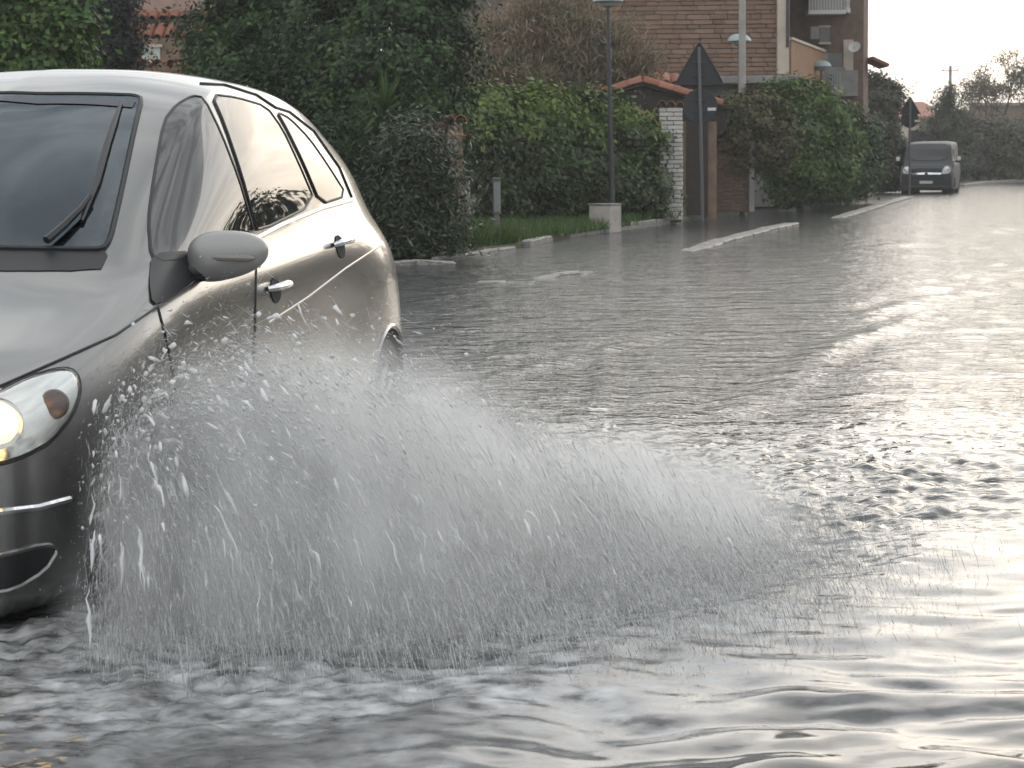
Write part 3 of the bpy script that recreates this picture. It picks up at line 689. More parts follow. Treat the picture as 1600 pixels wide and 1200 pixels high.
plant('dark_tree', 'blackish narrow tree between the fresh green tree and the tile roofed house', 'tree', gb(175, 34), [lobe(172, 10, 42, 34), lobe(180, 60, 42, 34), lobe(160, -50, 40, 34), lobe(185, -60, 36, 34.2), lobe(175, 110, 48, 34), lobe(160, 170, 45, 34), lobe(190, 180, 40, 34)], 30000, (.07, .03), [(.018, .026, .022), (.024, .034, .028), (.03, .034, .03)], 24, r=.09, clump=.12, ncl=50)
plant('low_shrub', 'low dark shrub standing between the car and the oleander', 'shrub', gb(520, 30.5), [lobe(510, 260, 70, 30.5), lobe(450, 300, 70, 30.5), lobe(570, 330, 60, 30.3), lobe(500, 350, 60, 30.2), lobe(390, 330, 60, 30.4)], 30000, (.08, .035), DG, 25, r=.06, clump=.14, ncl=50)
plant('oleander', 'dark oleander shrub with pale wet leaves beside the plastered gate post', 'shrub', gb(645, 29), [lobe(650, 235, 30, 29), lobe(620, 275, 34, 29.1), lobe(675, 270, 26, 29), lobe(640, 310, 38, 29), lobe(605, 330, 34, 29), lobe(685, 325, 26, 28.9), lobe(650, 360, 36, 28.8), lobe(692, 372, 22, 28.8), lobe(615, 378, 28, 28.9), lobe(665, 225, 14, 29.2), lobe(632, 222, 16, 29)], 26000, (.10, .024), [(.026, .044, .018), (.036, .056, .022), (.018, .030, .014), (.10, .11, .085)], 26, r=.05, m=M_gloss, clump=.2, ncl=45, hollow=.3)
# spiky yucca
def yucca():
    rng = np.random.default_rng(5); b = gb(590, 30.2); e = empty('yucca', b, 'spiky yucca with sword leaves growing before the big evergreen', 'plant')
    MB().tube([(0, 0, -.2), (.02, 0, .7), (0, .02, 1.45)], [.09, .075, .07], 8).build('trunk', M_bark, e, True)
    V = []; F = []; C = []
    for ctr in ((0, 0, 1.55), (.12, -.05, 1.9)):
        for k in range(85):
            az = rng.random() * 6.283; el = math.radians(rng.uniform(-25, 80)); L0 = rng.uniform(.45, .75); d = Vector((math.cos(az) * math.cos(el), math.sin(az) * math.cos(el), math.sin(el))); sd = d.cross(Vector((0, 0, 1))).normalized() * .018
            p0 = Vector(ctr); p1 = p0 + d * L0 * .55; p2 = p0 + d * L0 + Vector((0, 0, -.10 * L0)); b0 = len(V); V += [p0 - sd, p0 + sd, p1 + sd, p1 - sd, p2]; F += [(b0, b0 + 1, b0 + 2, b0 + 3), (b0 + 3, b0 + 2, b0 + 4, b0 + 3)]
            C += [np.array((.055, .10, .028)) * rng.uniform(.6, 1.4)] * 5
    F = [f if len(set(f)) == 4 else f[:3] for f in F]; me = pymesh('crown', V, F); a = me.color_attributes.new('tint', 'FLOAT_COLOR', 'POINT'); a.data.foreach_set('color', np.concatenate([np.array(C), np.ones((len(V), 1))], 1).astype(np.float32).ravel()); link('crown', me, M_leaf, e)
yucca()
# ivy hedge
hl = []
for i in range(11):
    x = 745 + 26.5 * i; d = 40.5 + .30 * i; topy = 178 + (6 if i % 2 else -4) + (0 if i < 8 else (i - 7) * 16)
    for q in range(4):
        y = topy + 36 * q + RNG.uniform(-8, 8); hl.append(lobe(x + RNG.uniform(-8, 8), y, 36, d - .25 * q * (1 if q < 3 else .6), ry=.55))
hl += [lobe(760, 330, 30, 41, ry=.4), lobe(860, 325, 34, 41.5, ry=.4), lobe(1000, 310, 36, 43, ry=.4), lobe(1034, 300, 20, 43.6, ry=.35), lobe(935, 300, 40, 42, ry=.4)]
he = empty('ivy_hedge', gb(900, 42), 'tall overgrown ivy hedge with bright green top next to the white brick pillar', 'hedge')
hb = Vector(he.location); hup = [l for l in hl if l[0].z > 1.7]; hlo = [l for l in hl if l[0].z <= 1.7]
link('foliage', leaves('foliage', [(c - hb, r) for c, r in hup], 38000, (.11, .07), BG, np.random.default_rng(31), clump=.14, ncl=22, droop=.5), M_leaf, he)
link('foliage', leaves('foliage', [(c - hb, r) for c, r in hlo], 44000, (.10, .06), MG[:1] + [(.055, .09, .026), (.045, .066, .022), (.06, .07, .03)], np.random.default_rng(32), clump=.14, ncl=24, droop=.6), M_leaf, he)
mb = MB()
for i in range(12):
    p = gb(740 + 28 * i, 41.3 + .28 * i) - hb; mb.tube([p - Vector((0, 0, .2)), p + Vector((RNG.uniform(-.2, .2), 0, 1.0)), p + Vector((RNG.uniform(-.4, .4), .1, 2.1))], [.035, .028, .012], 5)
mb.build('stems', M_bark, he)
# tamarisk: feathery brown
BR = [(.24, .175, .115), (.28, .21, .145), (.18, .15, .09), (.12, .125, .065), (.22, .17, .11)]
plant('tamarisk', 'feathery brown tamarisk bush rising behind the ivy hedge', 'shrub', gb(860, 48), [lobe(780, 110, 52, 48), lobe(840, 70, 65, 48.3), lobe(910, 80, 68, 48), lobe(970, 100, 50, 47.8), lobe(830, 140, 60, 47.6), lobe(920, 150, 60, 47.6), lobe(760, 160, 45, 47.8), lobe(990, 150, 40, 47.6), lobe(860, 20, 40, 48.4), lobe(770, 60, 35, 48.6)], 62000, (.20, .022), BR, 33, r=.09, axis_mode='out', droop=.15, clump=.2, ncl=60, outward=.3)
# shrubs on the other side of the gate
plant('roadside_shrub', 'brownish green shrub over the brick wall beside the gate', 'shrub', gb(1160, 50), [lobe(1150, 190, 36, 50), lobe(1180, 180, 36, 50.3), lobe(1165, 225, 42, 49.8), lobe(1205, 220, 38, 50.2), lobe(1135, 215, 22, 49.8)], 24000, (.11, .055), [(.075, .085, .03), (.05, .07, .024), (.09, .085, .035), (.10, .075, .035)], 34, r=.06, clump=.15, ncl=40)
plant('roadside_shrub', 'large bright green roadside shrub under the small street lamp', 'shrub', gb(1250, 54), [lobe(1225, 175, 40, 54), lobe(1265, 165, 40, 54.5), lobe(1240, 215, 45, 53.5), lobe(1285, 205, 42, 54), lobe(1215, 235, 38, 53.4), lobe(1255, 255, 45, 53.4), lobe(1290, 265, 40, 53.8), lobe(1230, 285, 30, 53.4)], 42000, (.115, .065), BG[:3] + MG, 35, r=.08, clump=.16, ncl=45)
plant('roadside_shrub', 'darker green bushy shrub right before the wooden pole', 'shrub', gb(1325, 62), [lobe(1310, 190, 32, 62), lobe(1335, 215, 32, 62), lobe(1315, 240, 36, 61.5), lobe(1345, 255, 28, 62), lobe(1325, 278, 32, 61.5), lobe(1300, 285, 28, 61)], 30000, (.12, .065), [(.034, .068, .03), (.045, .085, .034), (.055, .10, .03)], 36, r=.07, clump=.17, ncl=40)
plant('roadside_tree', 'grey green tree beside the wooden pole', 'tree', gb(1378, 82), [lobe(1370, 165, 28, 82), lobe(1385, 150, 22, 82.5), lobe(1372, 205, 30, 81.5), lobe(1362, 245, 30, 81), lobe(1390, 240, 24, 81.5), lobe(1385, 275, 22, 81), lobe(1365, 130, 14, 82.5)], 22000, (.16, .08), [(.055, .06, .04), (.075, .075, .055), (.04, .055, .03)], 37, r=.1, clump=.2, ncl=36)
def conifer(px, d, h, seed, label, group=None):
    rng = np.random.default_rng(seed); b = gb(px, d); e = empty('conifer', b, label, 'tree', group=group); lb = []
    for k in range(9):
        t = k / 8; lb.append((Vector((rng.normal() * .1, rng.normal() * .1, .8 + (h - 1.0) * t)), (.30 + 1.25 * (1 - t), .30 + 1.15 * (1 - t), .5)))
    link('crown', leaves('crown', lb, 16000, (.22, .06), [(.035, .05, .03), (.045, .06, .035), (.055, .065, .04)], rng, clump=.18, ncl=26, droop=.6, hollow=.3), M_leaf, e); MB().tube([(0, 0, -.3), (0, 0, h * .5), (0, 0, h)], [.16, .10, .02], 6).build('trunk', M_bark, e)
conifer(1478, 105, 4.3, 41, 'dark conifer with a pointed top behind the van')
conifer(1500, 112, 3.6, 42, 'shorter ragged conifer further back than the pointed conifer')
def bare_tree(px, d, h, seed, label):
    rng = random.Random(seed); b = gb(px, d); e = empty('bare_tree', b, label, 'tree', group='half bare trees at the road end'); mb = MB(); tips = []
    def grow(p, dr, L, r, k):
        q = p + dr * L; mid = p.lerp(q, .5) + Vector((rng.uniform(-1, 1), rng.uniform(-1, 1), 0)) * L * .06; mb.tube([p, mid, q], [r, r * .85, r * .65], 6 if k < 2 else 4)
        if k >= 5: tips.append(q); return
        for _ in range(3 if k in (1, 2, 3) else 2):
            nd = (dr + Vector((rng.uniform(-1, 1), rng.uniform(-1, 1), rng.uniform(-.2, .75))) * .75).normalized(); grow(q, nd, L * rng.uniform(.62, .82), r * .6, k + 1)
        if k > 2: tips.append(q)
    grow(Vector((0, 0, -.3)), Vector((rng.uniform(-.1, .1), 0, 1)).normalized(), h * .30, h * .022, 0); mb.build('trunk', M_bark, e)
    link('crown', leaves('crown', [(t, (.30, .30, .25)) for t in tips], 3000, (.14, .07), [(.09, .08, .05), (.07, .075, .04), (.11, .09, .06)], np.random.default_rng(seed), clump=.16, ncl=3), M_leaf, e)
bare_tree(1548, 125, 6.9, 3, 'half bare tree standing against the sky behind the low wall')
bare_tree(1590, 118, 7.2, 8, 'half bare tree with a wider crown at the road end')
bare_tree(1635, 120, 7.0, 12, 'half bare tree out past the wide crowned one')
# hedge mass across the road end and down the other side
HC = [(.075, .078, .048), (.062, .072, .042), (.09, .085, .058), (.08, .07, .05)]
def hedge(px, d, w, h, seed, label, world=None, nl=9000, grp='hedges along the road end'):
    b = gb(px, d) if world is None else Vector((world[0], world[1], .1)); rng = np.random.default_rng(seed); e = empty('hedge', b, label, 'hedge', group=grp); lb = []
    for i in range(7):
        for q in range(3): lb.append((Vector(((i - 3) * w / 6.5 + rng.normal() * .15, rng.normal() * .3, h * (.2 + .3 * q) + rng.normal() * .1)), (w / 9, .9, h * .24)))
    link('foliage', leaves('foliage', lb, nl, (.26, .15), HC, rng, clump=.24, ncl=16), M_leaf, e)
    mb = MB()
    for i in range(7): mb.tube([((i - 3) * w / 6.5, 0, -.3), ((i - 3) * w / 6.5 + .1, 0, h * .7)], [.05, .02], 5)
    mb.build('stems', M_bark, e)
hedge(1520, 112, 5.0, 3.0, 51, 'rough hedge under the conifers at the road end'); hedge(1585, 118, 6.0, 3.2, 52, 'rough hedge under the half bare trees at the road end')
hedge(0, 0, 8, 3.6, 53, 'rough hedge past the road end', (36.5, 120)); hedge(1440, 125, 7, 2.6, 54, 'rough hedge behind the parked van')
for i, (x, y, h) in enumerate([(39, 106, 4.6), (36, 94, 4.2), (33, 82, 4.5), (29.5, 70, 4.0), (26, 59, 3.7), (22.5, 48, 3.9), (19.5, 38, 3.5), (16.5, 28, 3.4)]):
    hedge(0, 0, 11, h, 60 + i, 'tall green hedge along the opposite side of the road', (x, y), 4500, 'hedges on the opposite side of the road')
for i, (x, y, h) in enumerate([(-19, 34, 3.2), (-28, 33, 3.6), (-38, 31, 3.4)]): hedge(0, 0, 11, h, 80 + i, 'clipped green hedge beyond the fresh green tree, along the left verge', (x, y), 5000, 'hedges along the left verge')
# grass on the verge
def grass():
    rng = np.random.default_rng(77); pts = []
    ex = np.array(EDGE_L); seg = np.cumsum(np.r_[0, np.hypot(*np.diff(ex, axis=0).T)])
    for (p0, p1, n, depth, hh) in (((735, 396), (822, 386), 13000, 2.2, .20), ((822, 386), (1062, 348), 20000, 3.2, .17), ((1105, 336), (1325, 306), 12000, 2.5, .2), ((600, 405), (735, 396), 6000, 2.5, .16)):
        a = np.array(gpt(*p0)); b = np.array(gpt(*p1)); t = rng.random(n); q = a + (b - a) * t[:, None]; dn = np.array([-(b - a)[1], (b - a)[0]]); dn /= np.linalg.norm(dn); 
        if dn[1] < 0: dn = -dn
        s = .12 + depth * rng.random(n); pts.append(np.c_[q + dn * s[:, None], np.full(n, hh)])
    P = np.concatenate(pts); n = len(P); keep = pnoise(P[:, 0] * 1.3, P[:, 1] * 1.3) + .35 * rng.random(n) > -.05; P = P[keep]; n = len(P)
    az = rng.random(n) * 6.283; h = P[:, 2] * (.4 + 1.1 * rng.random(n)); b = np.c_[P[:, :2], np.full(n, .07)]; s = np.c_[np.cos(az), np.sin(az), np.zeros(n)]; lean = np.c_[rng.normal(size=n), rng.normal(size=n), np.zeros(n)] * (h * .4)[:, None]
    V = np.stack([b - s * .012, b + s * .012, b + lean + np.c_[np.zeros((n, 2)), h]], 1).reshape(-1, 3); F = np.arange(3 * n).reshape(-1, 3)
    col = np.array([(.06, .12, .025), (.045, .095, .022), (.09, .13, .04)])[rng.integers(0, 3, n)]; o = link('grass', npmesh('grass', V, F, np.repeat(col, 3, 0)), M_leaf); tag(o, 'rough green grass on the verge before the hedges', 'grass', kind='stuff')
grass()
# ================================================================== buildings
RD = Vector((.262, .965, 0)).normalized()                     # direction of the road, away from the camera
def rand_mat(name, cols, rough=.85, bump=.4, bscale=40):
    m = bpy.data.materials.new(name); m.use_nodes = True; t = m.node_tree; n = t.nodes.new; l = t.links.new; b = t.nodes['Principled BSDF']; b.inputs['Roughness'].default_value = rough
    oi = n('ShaderNodeObjectInfo'); ge = n('ShaderNodeNewGeometry'); ad = n('ShaderNodeMath'); ad.operation = 'ADD'; fr = n('ShaderNodeMath'); fr.operation = 'FRACT'
    l(oi.outputs['Random'], ad.inputs[0]); l(ge.outputs['Random Per Island'], ad.inputs[1]); l(ad.outputs[0], fr.inputs[0]); rp = n('ShaderNodeValToRGB'); rp.color_ramp.interpolation = 'LINEAR'
    el = rp.color_ramp.elements
    for i, c in enumerate(cols):
        p = i / (len(cols) - 1); e = el[0] if i == 0 else (el[-1] if i == len(cols) - 1 else el.new(p)); e.position = p; e.color = (*c, 1)
    l(fr.outputs[0], rp.inputs[0]); co = n('ShaderNodeTexCoord'); nz = n('ShaderNodeTexNoise'); nz.inputs['Scale'].default_value = 7; nz.inputs['Detail'].default_value = 6; l(co.outputs['Object'], nz.inputs['Vector'])
    mx = n('ShaderNodeMixRGB'); mx.blend_type = 'OVERLAY'; mx.inputs[0].default_value = .45; l(rp.outputs[0], mx.inputs[1]); l(nz.outputs[0], mx.inputs[2]); l(mx.outputs[0], b.inputs['Base Color'])
    bp = n('ShaderNodeBump'); bp.inputs['Strength'].default_value = bump; bp.inputs['Distance'].default_value = .02; l(nz.outputs[0], bp.inputs['Height']); l(bp.outputs[0], b.inputs['Normal']); return m
M_stone = rand_mat('brown_stone', [(.19, .115, .078), (.23, .145, .10), (.17, .105, .075), (.26, .17, .125), (.20, .12, .082)])
M_wbrick = rand_mat('white_brick', [(.52, .50, .46), (.64, .62, .58), (.45, .43, .40), (.60, .58, .53)])
M_tile = rand_mat('terracotta_tile', [(.24, .085, .05), (.30, .115, .07), (.19, .075, .05), (.34, .15, .10)], .8)
M_mortar = mat('mortar', (.13, .10, .08), .95, var=.2, vscale=6); M_cream = mat('cream_plaster', (.50, .43, .36), .9, var=.12, vscale=3); M_terra = mat('terracotta_plaster', (.30, .17, .10), .9, var=.15, vscale=2)
M_grey = mat('grey_concrete', (.24, .23, .22), .9, var=.18, vscale=3, bump=.2); M_orange = mat('orange_plaster', (.20, .135, .095), .9, var=.25, vscale=4); M_wood = mat('dark_wood', (.03, .022, .018), .8, var=.3, vscale=10)
M_brownwall = mat('brown_wall', (.17, .115, .085), .9, var=.2, vscale=5); M_white = mat('white_paint', (.62, .61, .60), .6); M_pane = mat('window_pane', (.02, .022, .025), .08, spec=.6); M_metal = mat('galvanised', (.30, .31, .32), .45, metal=.6); M_dmetal = mat('dark_metal', (.05, .05, .055), .5, metal=.3)
M_yel = mat('yellow_plaster', (.46, .36, .22), .9, var=.1)
def blocks(name, n=6, j=.10, bev=.12):
    r = []
    for k in range(n):
        bm = bmesh.new(); bmesh.ops.create_cube(bm, size=1); bmesh.ops.bevel(bm, geom=[e for e in bm.edges], offset=bev, segments=1, affect='EDGES')
        for v in bm.verts: v.co += Vector([random.uniform(-j, j) * .5 for _ in range(3)])
        me = bpy.data.meshes.new(name); bm.to_mesh(me); bm.free(); r.append(me)
    return r
def wall_of_blocks(parent, o, ax, up_n, W_, z0, z1, course, lens, name, m, proud=.02, limit=300, limit_z=None):
    """stones laid in courses on a wall plane: o origin (local), ax along, up_n outward; the ones above limit_z are joined"""
    me6 = blocks(name); [x.materials.append(m) for x in me6]; n = 0; rest = MB(); z = z0; rz = math.atan2(ax.y, ax.x)
    while z < z1:
        h = course * random.uniform(.8, 1.2); x = -random.uniform(0, lens[0])
        while x < W_:
            l = random.uniform(*lens); a, b = max(x, 0), min(x + l, W_)
            if b - a > .06:
                c = o + ax * ((a + b) / 2) + Vector((0, 0, z + h / 2)) + up_n * (proud * random.uniform(.2, 1.0) - .06)
                if n < limit and (limit_z is None or z < limit_z):
                    s = link(name, random.choice(me6), None, parent); s.location = c; s.scale = (b - a - .012, .14, h - .012); s.rotation_euler = (0, 0, rz + random.uniform(-.01, .01)); n += 1
                else: rest.box(c, (b - a - .012, .14, h - .012), rz)
            x += l
        z += h
    if rest.v: tag(rest.build(name, m, parent), kind='stuff')
def stone_house():
    d = 56.0; c = at(1221, 120, d); b = Vector((c.x, d, .1)); e = empty('stone_house', b, 'brown stone apartment house with balconies rising behind the gate and shrubs', 'building')
    zb, zt = 3.30, 8.4; zf = lambda py, dd=d: CAMZ + (252 - py) * dd / FPX - .1
    wl = 8.6; Lx = -1.0
    ax = Vector((1, 0, 0)); mb = MB(); mb.box((-wl / 2, 1.5, (zb + zt) / 2), (wl, 3.0, zt - zb)); mb.build('wall', M_mortar, e)
    wall_of_blocks(e, Vector((-wl, -.03, 0)) + Vector((wl - 6.55, 0, 0)), ax, Vector((0, -1, 0)), 6.45, zb, zt, .115, (.25, .60), 'stone', M_stone, .035, 290, zb + 2.25)
    MB().box((-wl / 2 + .2, 1.2, 3.18), (wl + .5, 3.4, .2), bev=.02).build('floor_slab', M_grey, e); MB().box((-wl / 2, 1.6, 1.5), (wl - .3, 2.6, 3.1)).build('lower_wall', M_grey, e)
    MB().box((-wl / 2 + 1.0, 3.0, zt + .1), (wl + 2.6, 6.5, .2)).build('roof', M_grey, e)
    # white corner post with a drain pipe
    MB().box((.02, -.05, (zb + zt) / 2), (.30, .30, zt - zb), bev=.03).build('corner_post', M_cream, e); MB().tube([(.13, -.23, zb + .7), (.13, -.23, zt - 2.2)], .045, 8).build('drain_pipe', M_dmetal, e)
    # side facade running back along the road
    S = RD; n = Vector((S.y, -S.x, 0)); rz = math.atan2(S.y, S.x)
    P = lambda l, o, z: S * l + n * o + Vector((.2, 0, z))
    def sbox(name, l0, l1, o0, o1, z0, z1, m, par=e, bev=0): return MB().box(P((l0 + l1) / 2, (o0 + o1) / 2, (z0 + z1) / 2), (l1 - l0, abs(o1 - o0), z1 - z0), rz, bev).build(name, m, par)
    sbox('loggia_wall', .3, 7.4, -1.6, -1.3, 3.3, zt, M_brownwall); sbox('parapet', .35, 7.4, -.14, .0, 3.28, zf(66), M_terra); sbox('parapet_cap', .3, 7.45, -.18, .04, zf(66), zf(66) + .07, M_cream)
    sbox('loggia_floor', .2, 7.5, -1.5, .03, 3.14, 3.27, M_cream); sbox('loggia_floor', .2, 7.5, -1.5, .0, 5.9, 6.08, M_cream)
    sbox('wall', 7.4, 19.0, -3.2, -.02, .0, zt, M_brownwall); sbox('wall', .4, 7.4, -3.2, -.3, 0, 3.1, M_grey)
    # end wall of the back wing, facing the camera
    sbox('wing_wall', 7.35, 7.6, -.05, 1.1, 2.2, zt, M_brownwall)
    sbox('wing_wall', 7.6, 8.8, .6, 1.08, 2.2, zt, M_brownwall)
    q = lambda px, py, l: (at(px, py, b.y + (S * l).y) - b)
    def fpane(name, px0, py0, px1, py1, l, m, t=.05, par=e, bev=0):
        a = q(px0, py0, l); c2 = q(px1, py1, l); return MB().box((a + c2) / 2, (abs(c2.x - a.x), t, abs(a.z - c2.z)), 0, bev).build(name, m, par)
    w = fpane('window', 1281, 42, 1296, 66, 7.22, M_pane); fpane('frame', 1279, 40, 1298, 42.5, 7.2, M_cream, .08, w); fpane('sill', 1279, 66, 1298, 69, 7.2, M_cream, .12, w)
    ac = fpane('air_conditioner', 1265, 42, 1279, 62, 7.0, M_grey, .3, e, .02); 
    dr = fpane('door', 1294, 83, 1316, 109, 7.22, M_pane); fpane('shutter', 1281, 83, 1293.5, 106, 7.2, M_grey, .06)
    fpane('ledge', 1278, 106, 1320, 109.5, 7.1, M_grey, .3); fpane('lower_wall_panel', 1282, 110, 1340, 150, 7.0, M_grey, .1)
    for k in range(5): fpane('railing_bar', 1296 + 4 * k, 111, 1297.2 + 4 * k, 134, 6.85, M_metal, .03)
    # upper balcony
    a = q(1263, 19, 6.6); c2 = q(1322, 21, 6.6); bal = MB().box(((a.x + c2.x) / 2, a.y + .5, a.z), (c2.x - a.x, 1.0, .12), 0, .01).build('balcony', M_white, e)
    for k in range(13): 
        x = a.x + (c2.x - a.x) * (k + .5) / 13; MB().box((x, a.y + .04, a.z + .5), (.03, .03, .9)).build('baluster', M_white, bal)
    MB().box(((a.x + c2.x) / 2, a.y + .04, a.z + .98), (c2.x - a.x, .05, .05)).build('handrail', M_white, bal); MB().box(((a.x + c2.x) / 2, a.y + .12, a.z + .5), (c2.x - a.x - .04, .02, .84)).build('balcony_panel', mat('frosted_panel', (.42, .41, .40), .5), bal)
    a2 = q(1322, 21, 6.6); c3 = q(1346, 30, 9.5); dd = (c3 - a2); MB().box((a2 + c3) / 2 + Vector((0, 0, .1)), (math.hypot(dd.x, dd.y), .08, .14), math.atan2(dd.y, dd.x)).build('balcony_edge', M_white, bal); MB().box((a2 + c3) / 2 + Vector((0, 0, .65)), (math.hypot(dd.x, dd.y), .05, .95), math.atan2(dd.y, dd.x)).build('balcony_side', mat('frosted_panel', (.42, .41, .40), .5), bal)
    # side of the wing seen past the balcony, satellite dish, small roof
    f = fpane('wing_plaster', 1318, 62, 1347, 118, 7.15, M_cream, .04)
    mb = MB().lathe([(0, .06), (.13, .045), (.24, 0), (.25, .005), (.13, .06), (0, .075)], seg=20); mb.v = [tuple(.7 * k for k in v) for v in mb.v]; pc = q(1335, 73, 6.7); R = Vector((-.4, -.8, .5)).to_track_quat('-Z', 'Y').to_matrix(); mb.v = [tuple(R @ Vector(v) + pc) for v in mb.v]
    dsh = mb.build('satellite_dish', M_white, e, True); MB().tube([pc, pc + Vector((0, .35, -.1))], .02, 6).build('arm', M_metal, dsh)
    a = q(1356, 92, 8.5); c4 = q(1382, 104, 8.5); mb = MB(); dd = c4 - a; mb.box((a + c4) / 2, (dd.length, 1.6, .09), mtx=Matrix.Rotation(-math.atan2(dd.z, dd.x) * -1, 3, 'Y').inverted() if False else Matrix.Rotation(-math.atan2(dd.z, dd.x), 3, 'Y')); mb.build('eave', M_tile, e)
stone_house()
def tile_row(parent, a, b, up, n, w, L, m=M_tile, rows=1, down=None):
    """half-round tiles laid side by side from a to b, running down along `down`"""
    V = []; F = []; seg = 6
    for y, r in ((0, .5), (1, .42)):
        for k in range(seg + 1):
            t = math.pi * k / seg; V.append((math.cos(t) * r, y, math.sin(t) * r))
        for k in range(seg + 1):
            t = math.pi * k / seg; V.append((math.cos(t) * (r - .1), y, math.sin(t) * (r - .1)))
    s = seg + 1
    for k in range(seg): F += [(k, k + 1, 2 * s + k + 1, 2 * s + k), (s + k + 1, s + k, 3 * s + k, 3 * s + k + 1), (k + 1, k, s + k, s + k + 1), (2 * s + k, 2 * s + k + 1, 3 * s + k + 1, 3 * s + k)]
    me = pymesh('roof_tile', V, F); me.materials.append(m); me.shade_smooth()
    a = Vector(a); b = Vector(b); ax = (b - a).normalized(); down = Vector(down).normalized(); nz = ax.cross(down); nz = -nz if nz.z < 0 else nz
    X = ax; Z = nz; Y = Z.cross(X)
    if Y.dot(down) < 0: X = -X; Y = -Y
    R = Matrix((X, Y, Z)).transposed().to_4x4()
    for r in range(rows):
        for i in range(n):
            p = a + (b - a) * ((i + .5) / n) + down * (r * L * .86) + Z * (random.uniform(0, .012) - .008 * r); o = link('roof_tile', me, None, parent); o.matrix_local = Matrix.Translation(p) @ R @ Matrix.Diagonal((w, L, w, 1))
def gate():
    d = 47.0; s = d / FPX; b = gb(1075, d); e = empty('tiled_gate', b, 'garden gate with red tiled gable roof between orange pillars', 'gate'); q = lambda px, py, dd=d: at(px, py, dd) - b
    for x0, x1 in ((1066, 1080), (1101, 1119)):
        a = q(x0, 190); c = q(x1, 340); MB().box(((a.x + c.x) / 2, 0, (a.z - .1) / 2), (c.x - a.x, .28, a.z + .1), 0, .015).build('pillar', M_orange, e)
    a = q(1071, 188); c = q(1105, 340); MB().box(((a.x + c.x) / 2, -.17, a.z / 2), (c.x - a.x, .06, a.z), 0).build('door', M_wood, e)
    ap, l, r = q(1003, 130), q(935, 149), q(1142, 168)
    MB().prism([(ap.x, ap.z - .10), (l.x + .1, l.z - .06), (l.x + .1, l.z - .5), (1.0 * r.x - .1, r.z - .5), (r.x - .1, r.z - .06)], -.05, .05, lambda x, z, h: Vector((x, h, z))).build('gable', M_wood, e)
    for p0, p1 in ((ap, r), (ap, l)):
        dv = p1 - p0; n_ = dv.normalized(); MB().box((p0 + p1) / 2 + Vector((0, .45, -.03)), (dv.length, 1.3, .05), mtx=Matrix.Rotation(-math.atan2(dv.z, dv.x), 3, 'Y')).build('roof_board', M_wood, e)
        k = max(3, round(dv.length / .36))
        for row in range(4): tile_row(e, p0 + Vector((0, -.28 + row * .3, .02)) , p0 + Vector((0, .02 + row * .3, .02)), None, 1, .28, .40, rows=k, down=dv)
    # higher tiled coping behind
    a, c = q(985, 117, d + 2.5), q(1062, 124, d + 2.5); dv = c - a; MB().box((a + c) / 2 + Vector((0, 0, -.16)), (dv.length, .3, .26), mtx=Matrix.Rotation(-math.atan2(dv.z, dv.x), 3, 'Y')).build('coping_wall', M_cream, e); MB().box(((a.x + c.x) / 2, a.y, a.z / 2 - .2), (dv.length - .1, .25, a.z - .1)).build('back_wall', M_brownwall, e)
    tile_row(e, a, c, None, 5, .26, .5, rows=1, down=(0, -1, -.35))
gate()
def brick_pillar():
    d = 43.4; b = gb(1047, d); e = empty('brick_pillar', b, 'white painted brick pillar with tile cap beside the ivy hedge', 'pillar'); w = .46; zt = (at(1047, 166, d) - b).z
    MB().box((0, 0, zt / 2 - .05), (w - .03, .40, zt)).build('core', M_mortar, e); me6 = blocks('brick', 5, .05, .08); [m.materials.append(M_wbrick) for m in me6]; z = .0; k = 0
    while z < zt - .06:
        h = .085; off = 0 if k % 2 else .5; xs = [-w / 2, -w / 2 + w * (.33 if k % 2 else .62), w / 2]
        for i in range(2):
            o = link('brick', random.choice(me6), None, e); o.location = ((xs[i] + xs[i + 1]) / 2, -.19 + random.uniform(-.008, .008), z + h / 2); o.scale = (xs[i + 1] - xs[i] - .012, .10, h - .012)
        o = link('brick', random.choice(me6), None, e); o.location = (w / 2 - .03 + random.uniform(-.006, .006), .03, z + h / 2); o.scale = (.09, .30, h - .012)
        z += h; k += 1
    tile_row(e, (-w / 2 - .03, -.28, zt + .03), (w / 2 + .03, -.28, zt + .0), None, 3, .17, .55, down=(0, 1, -.04))
    a, c = at(988, 177, d) - b, at(1030, 193, d) - b; tile_row(e, a, a + Vector((0, .26, 0)), None, 1, .26, .36, rows=2, down=c - a)
brick_pillar()
def brick_wall():
    d = 49.5; b = gb(1144, d); e = empty('brick_wall', b, 'low dark brick wall under the brownish shrub beside the gate', 'wall'); a = at(1119, 232, d) - b; c = at(1170, 232, d) - b; h = a.z
    MB().box(((a.x + c.x) / 2, .1, h / 2), (c.x - a.x, .2, h)).build('core', M_mortar, e); mm = rand_mat('brown_brick', [(.10, .06, .045), (.14, .085, .06), (.085, .055, .045)])
    wall_of_blocks(e, Vector((a.x, 0, 0)), Vector((1, 0, 0)), Vector((0, -1, 0)), c.x - a.x, 0, h, .085, (.24, .27), 'brick', mm, .02, 290)
    MB().box((c.x + .06, 0, h * .55), (.12, .16, h * 1.1), 0, .01).build('end_post', M_grey, e)
brick_wall()
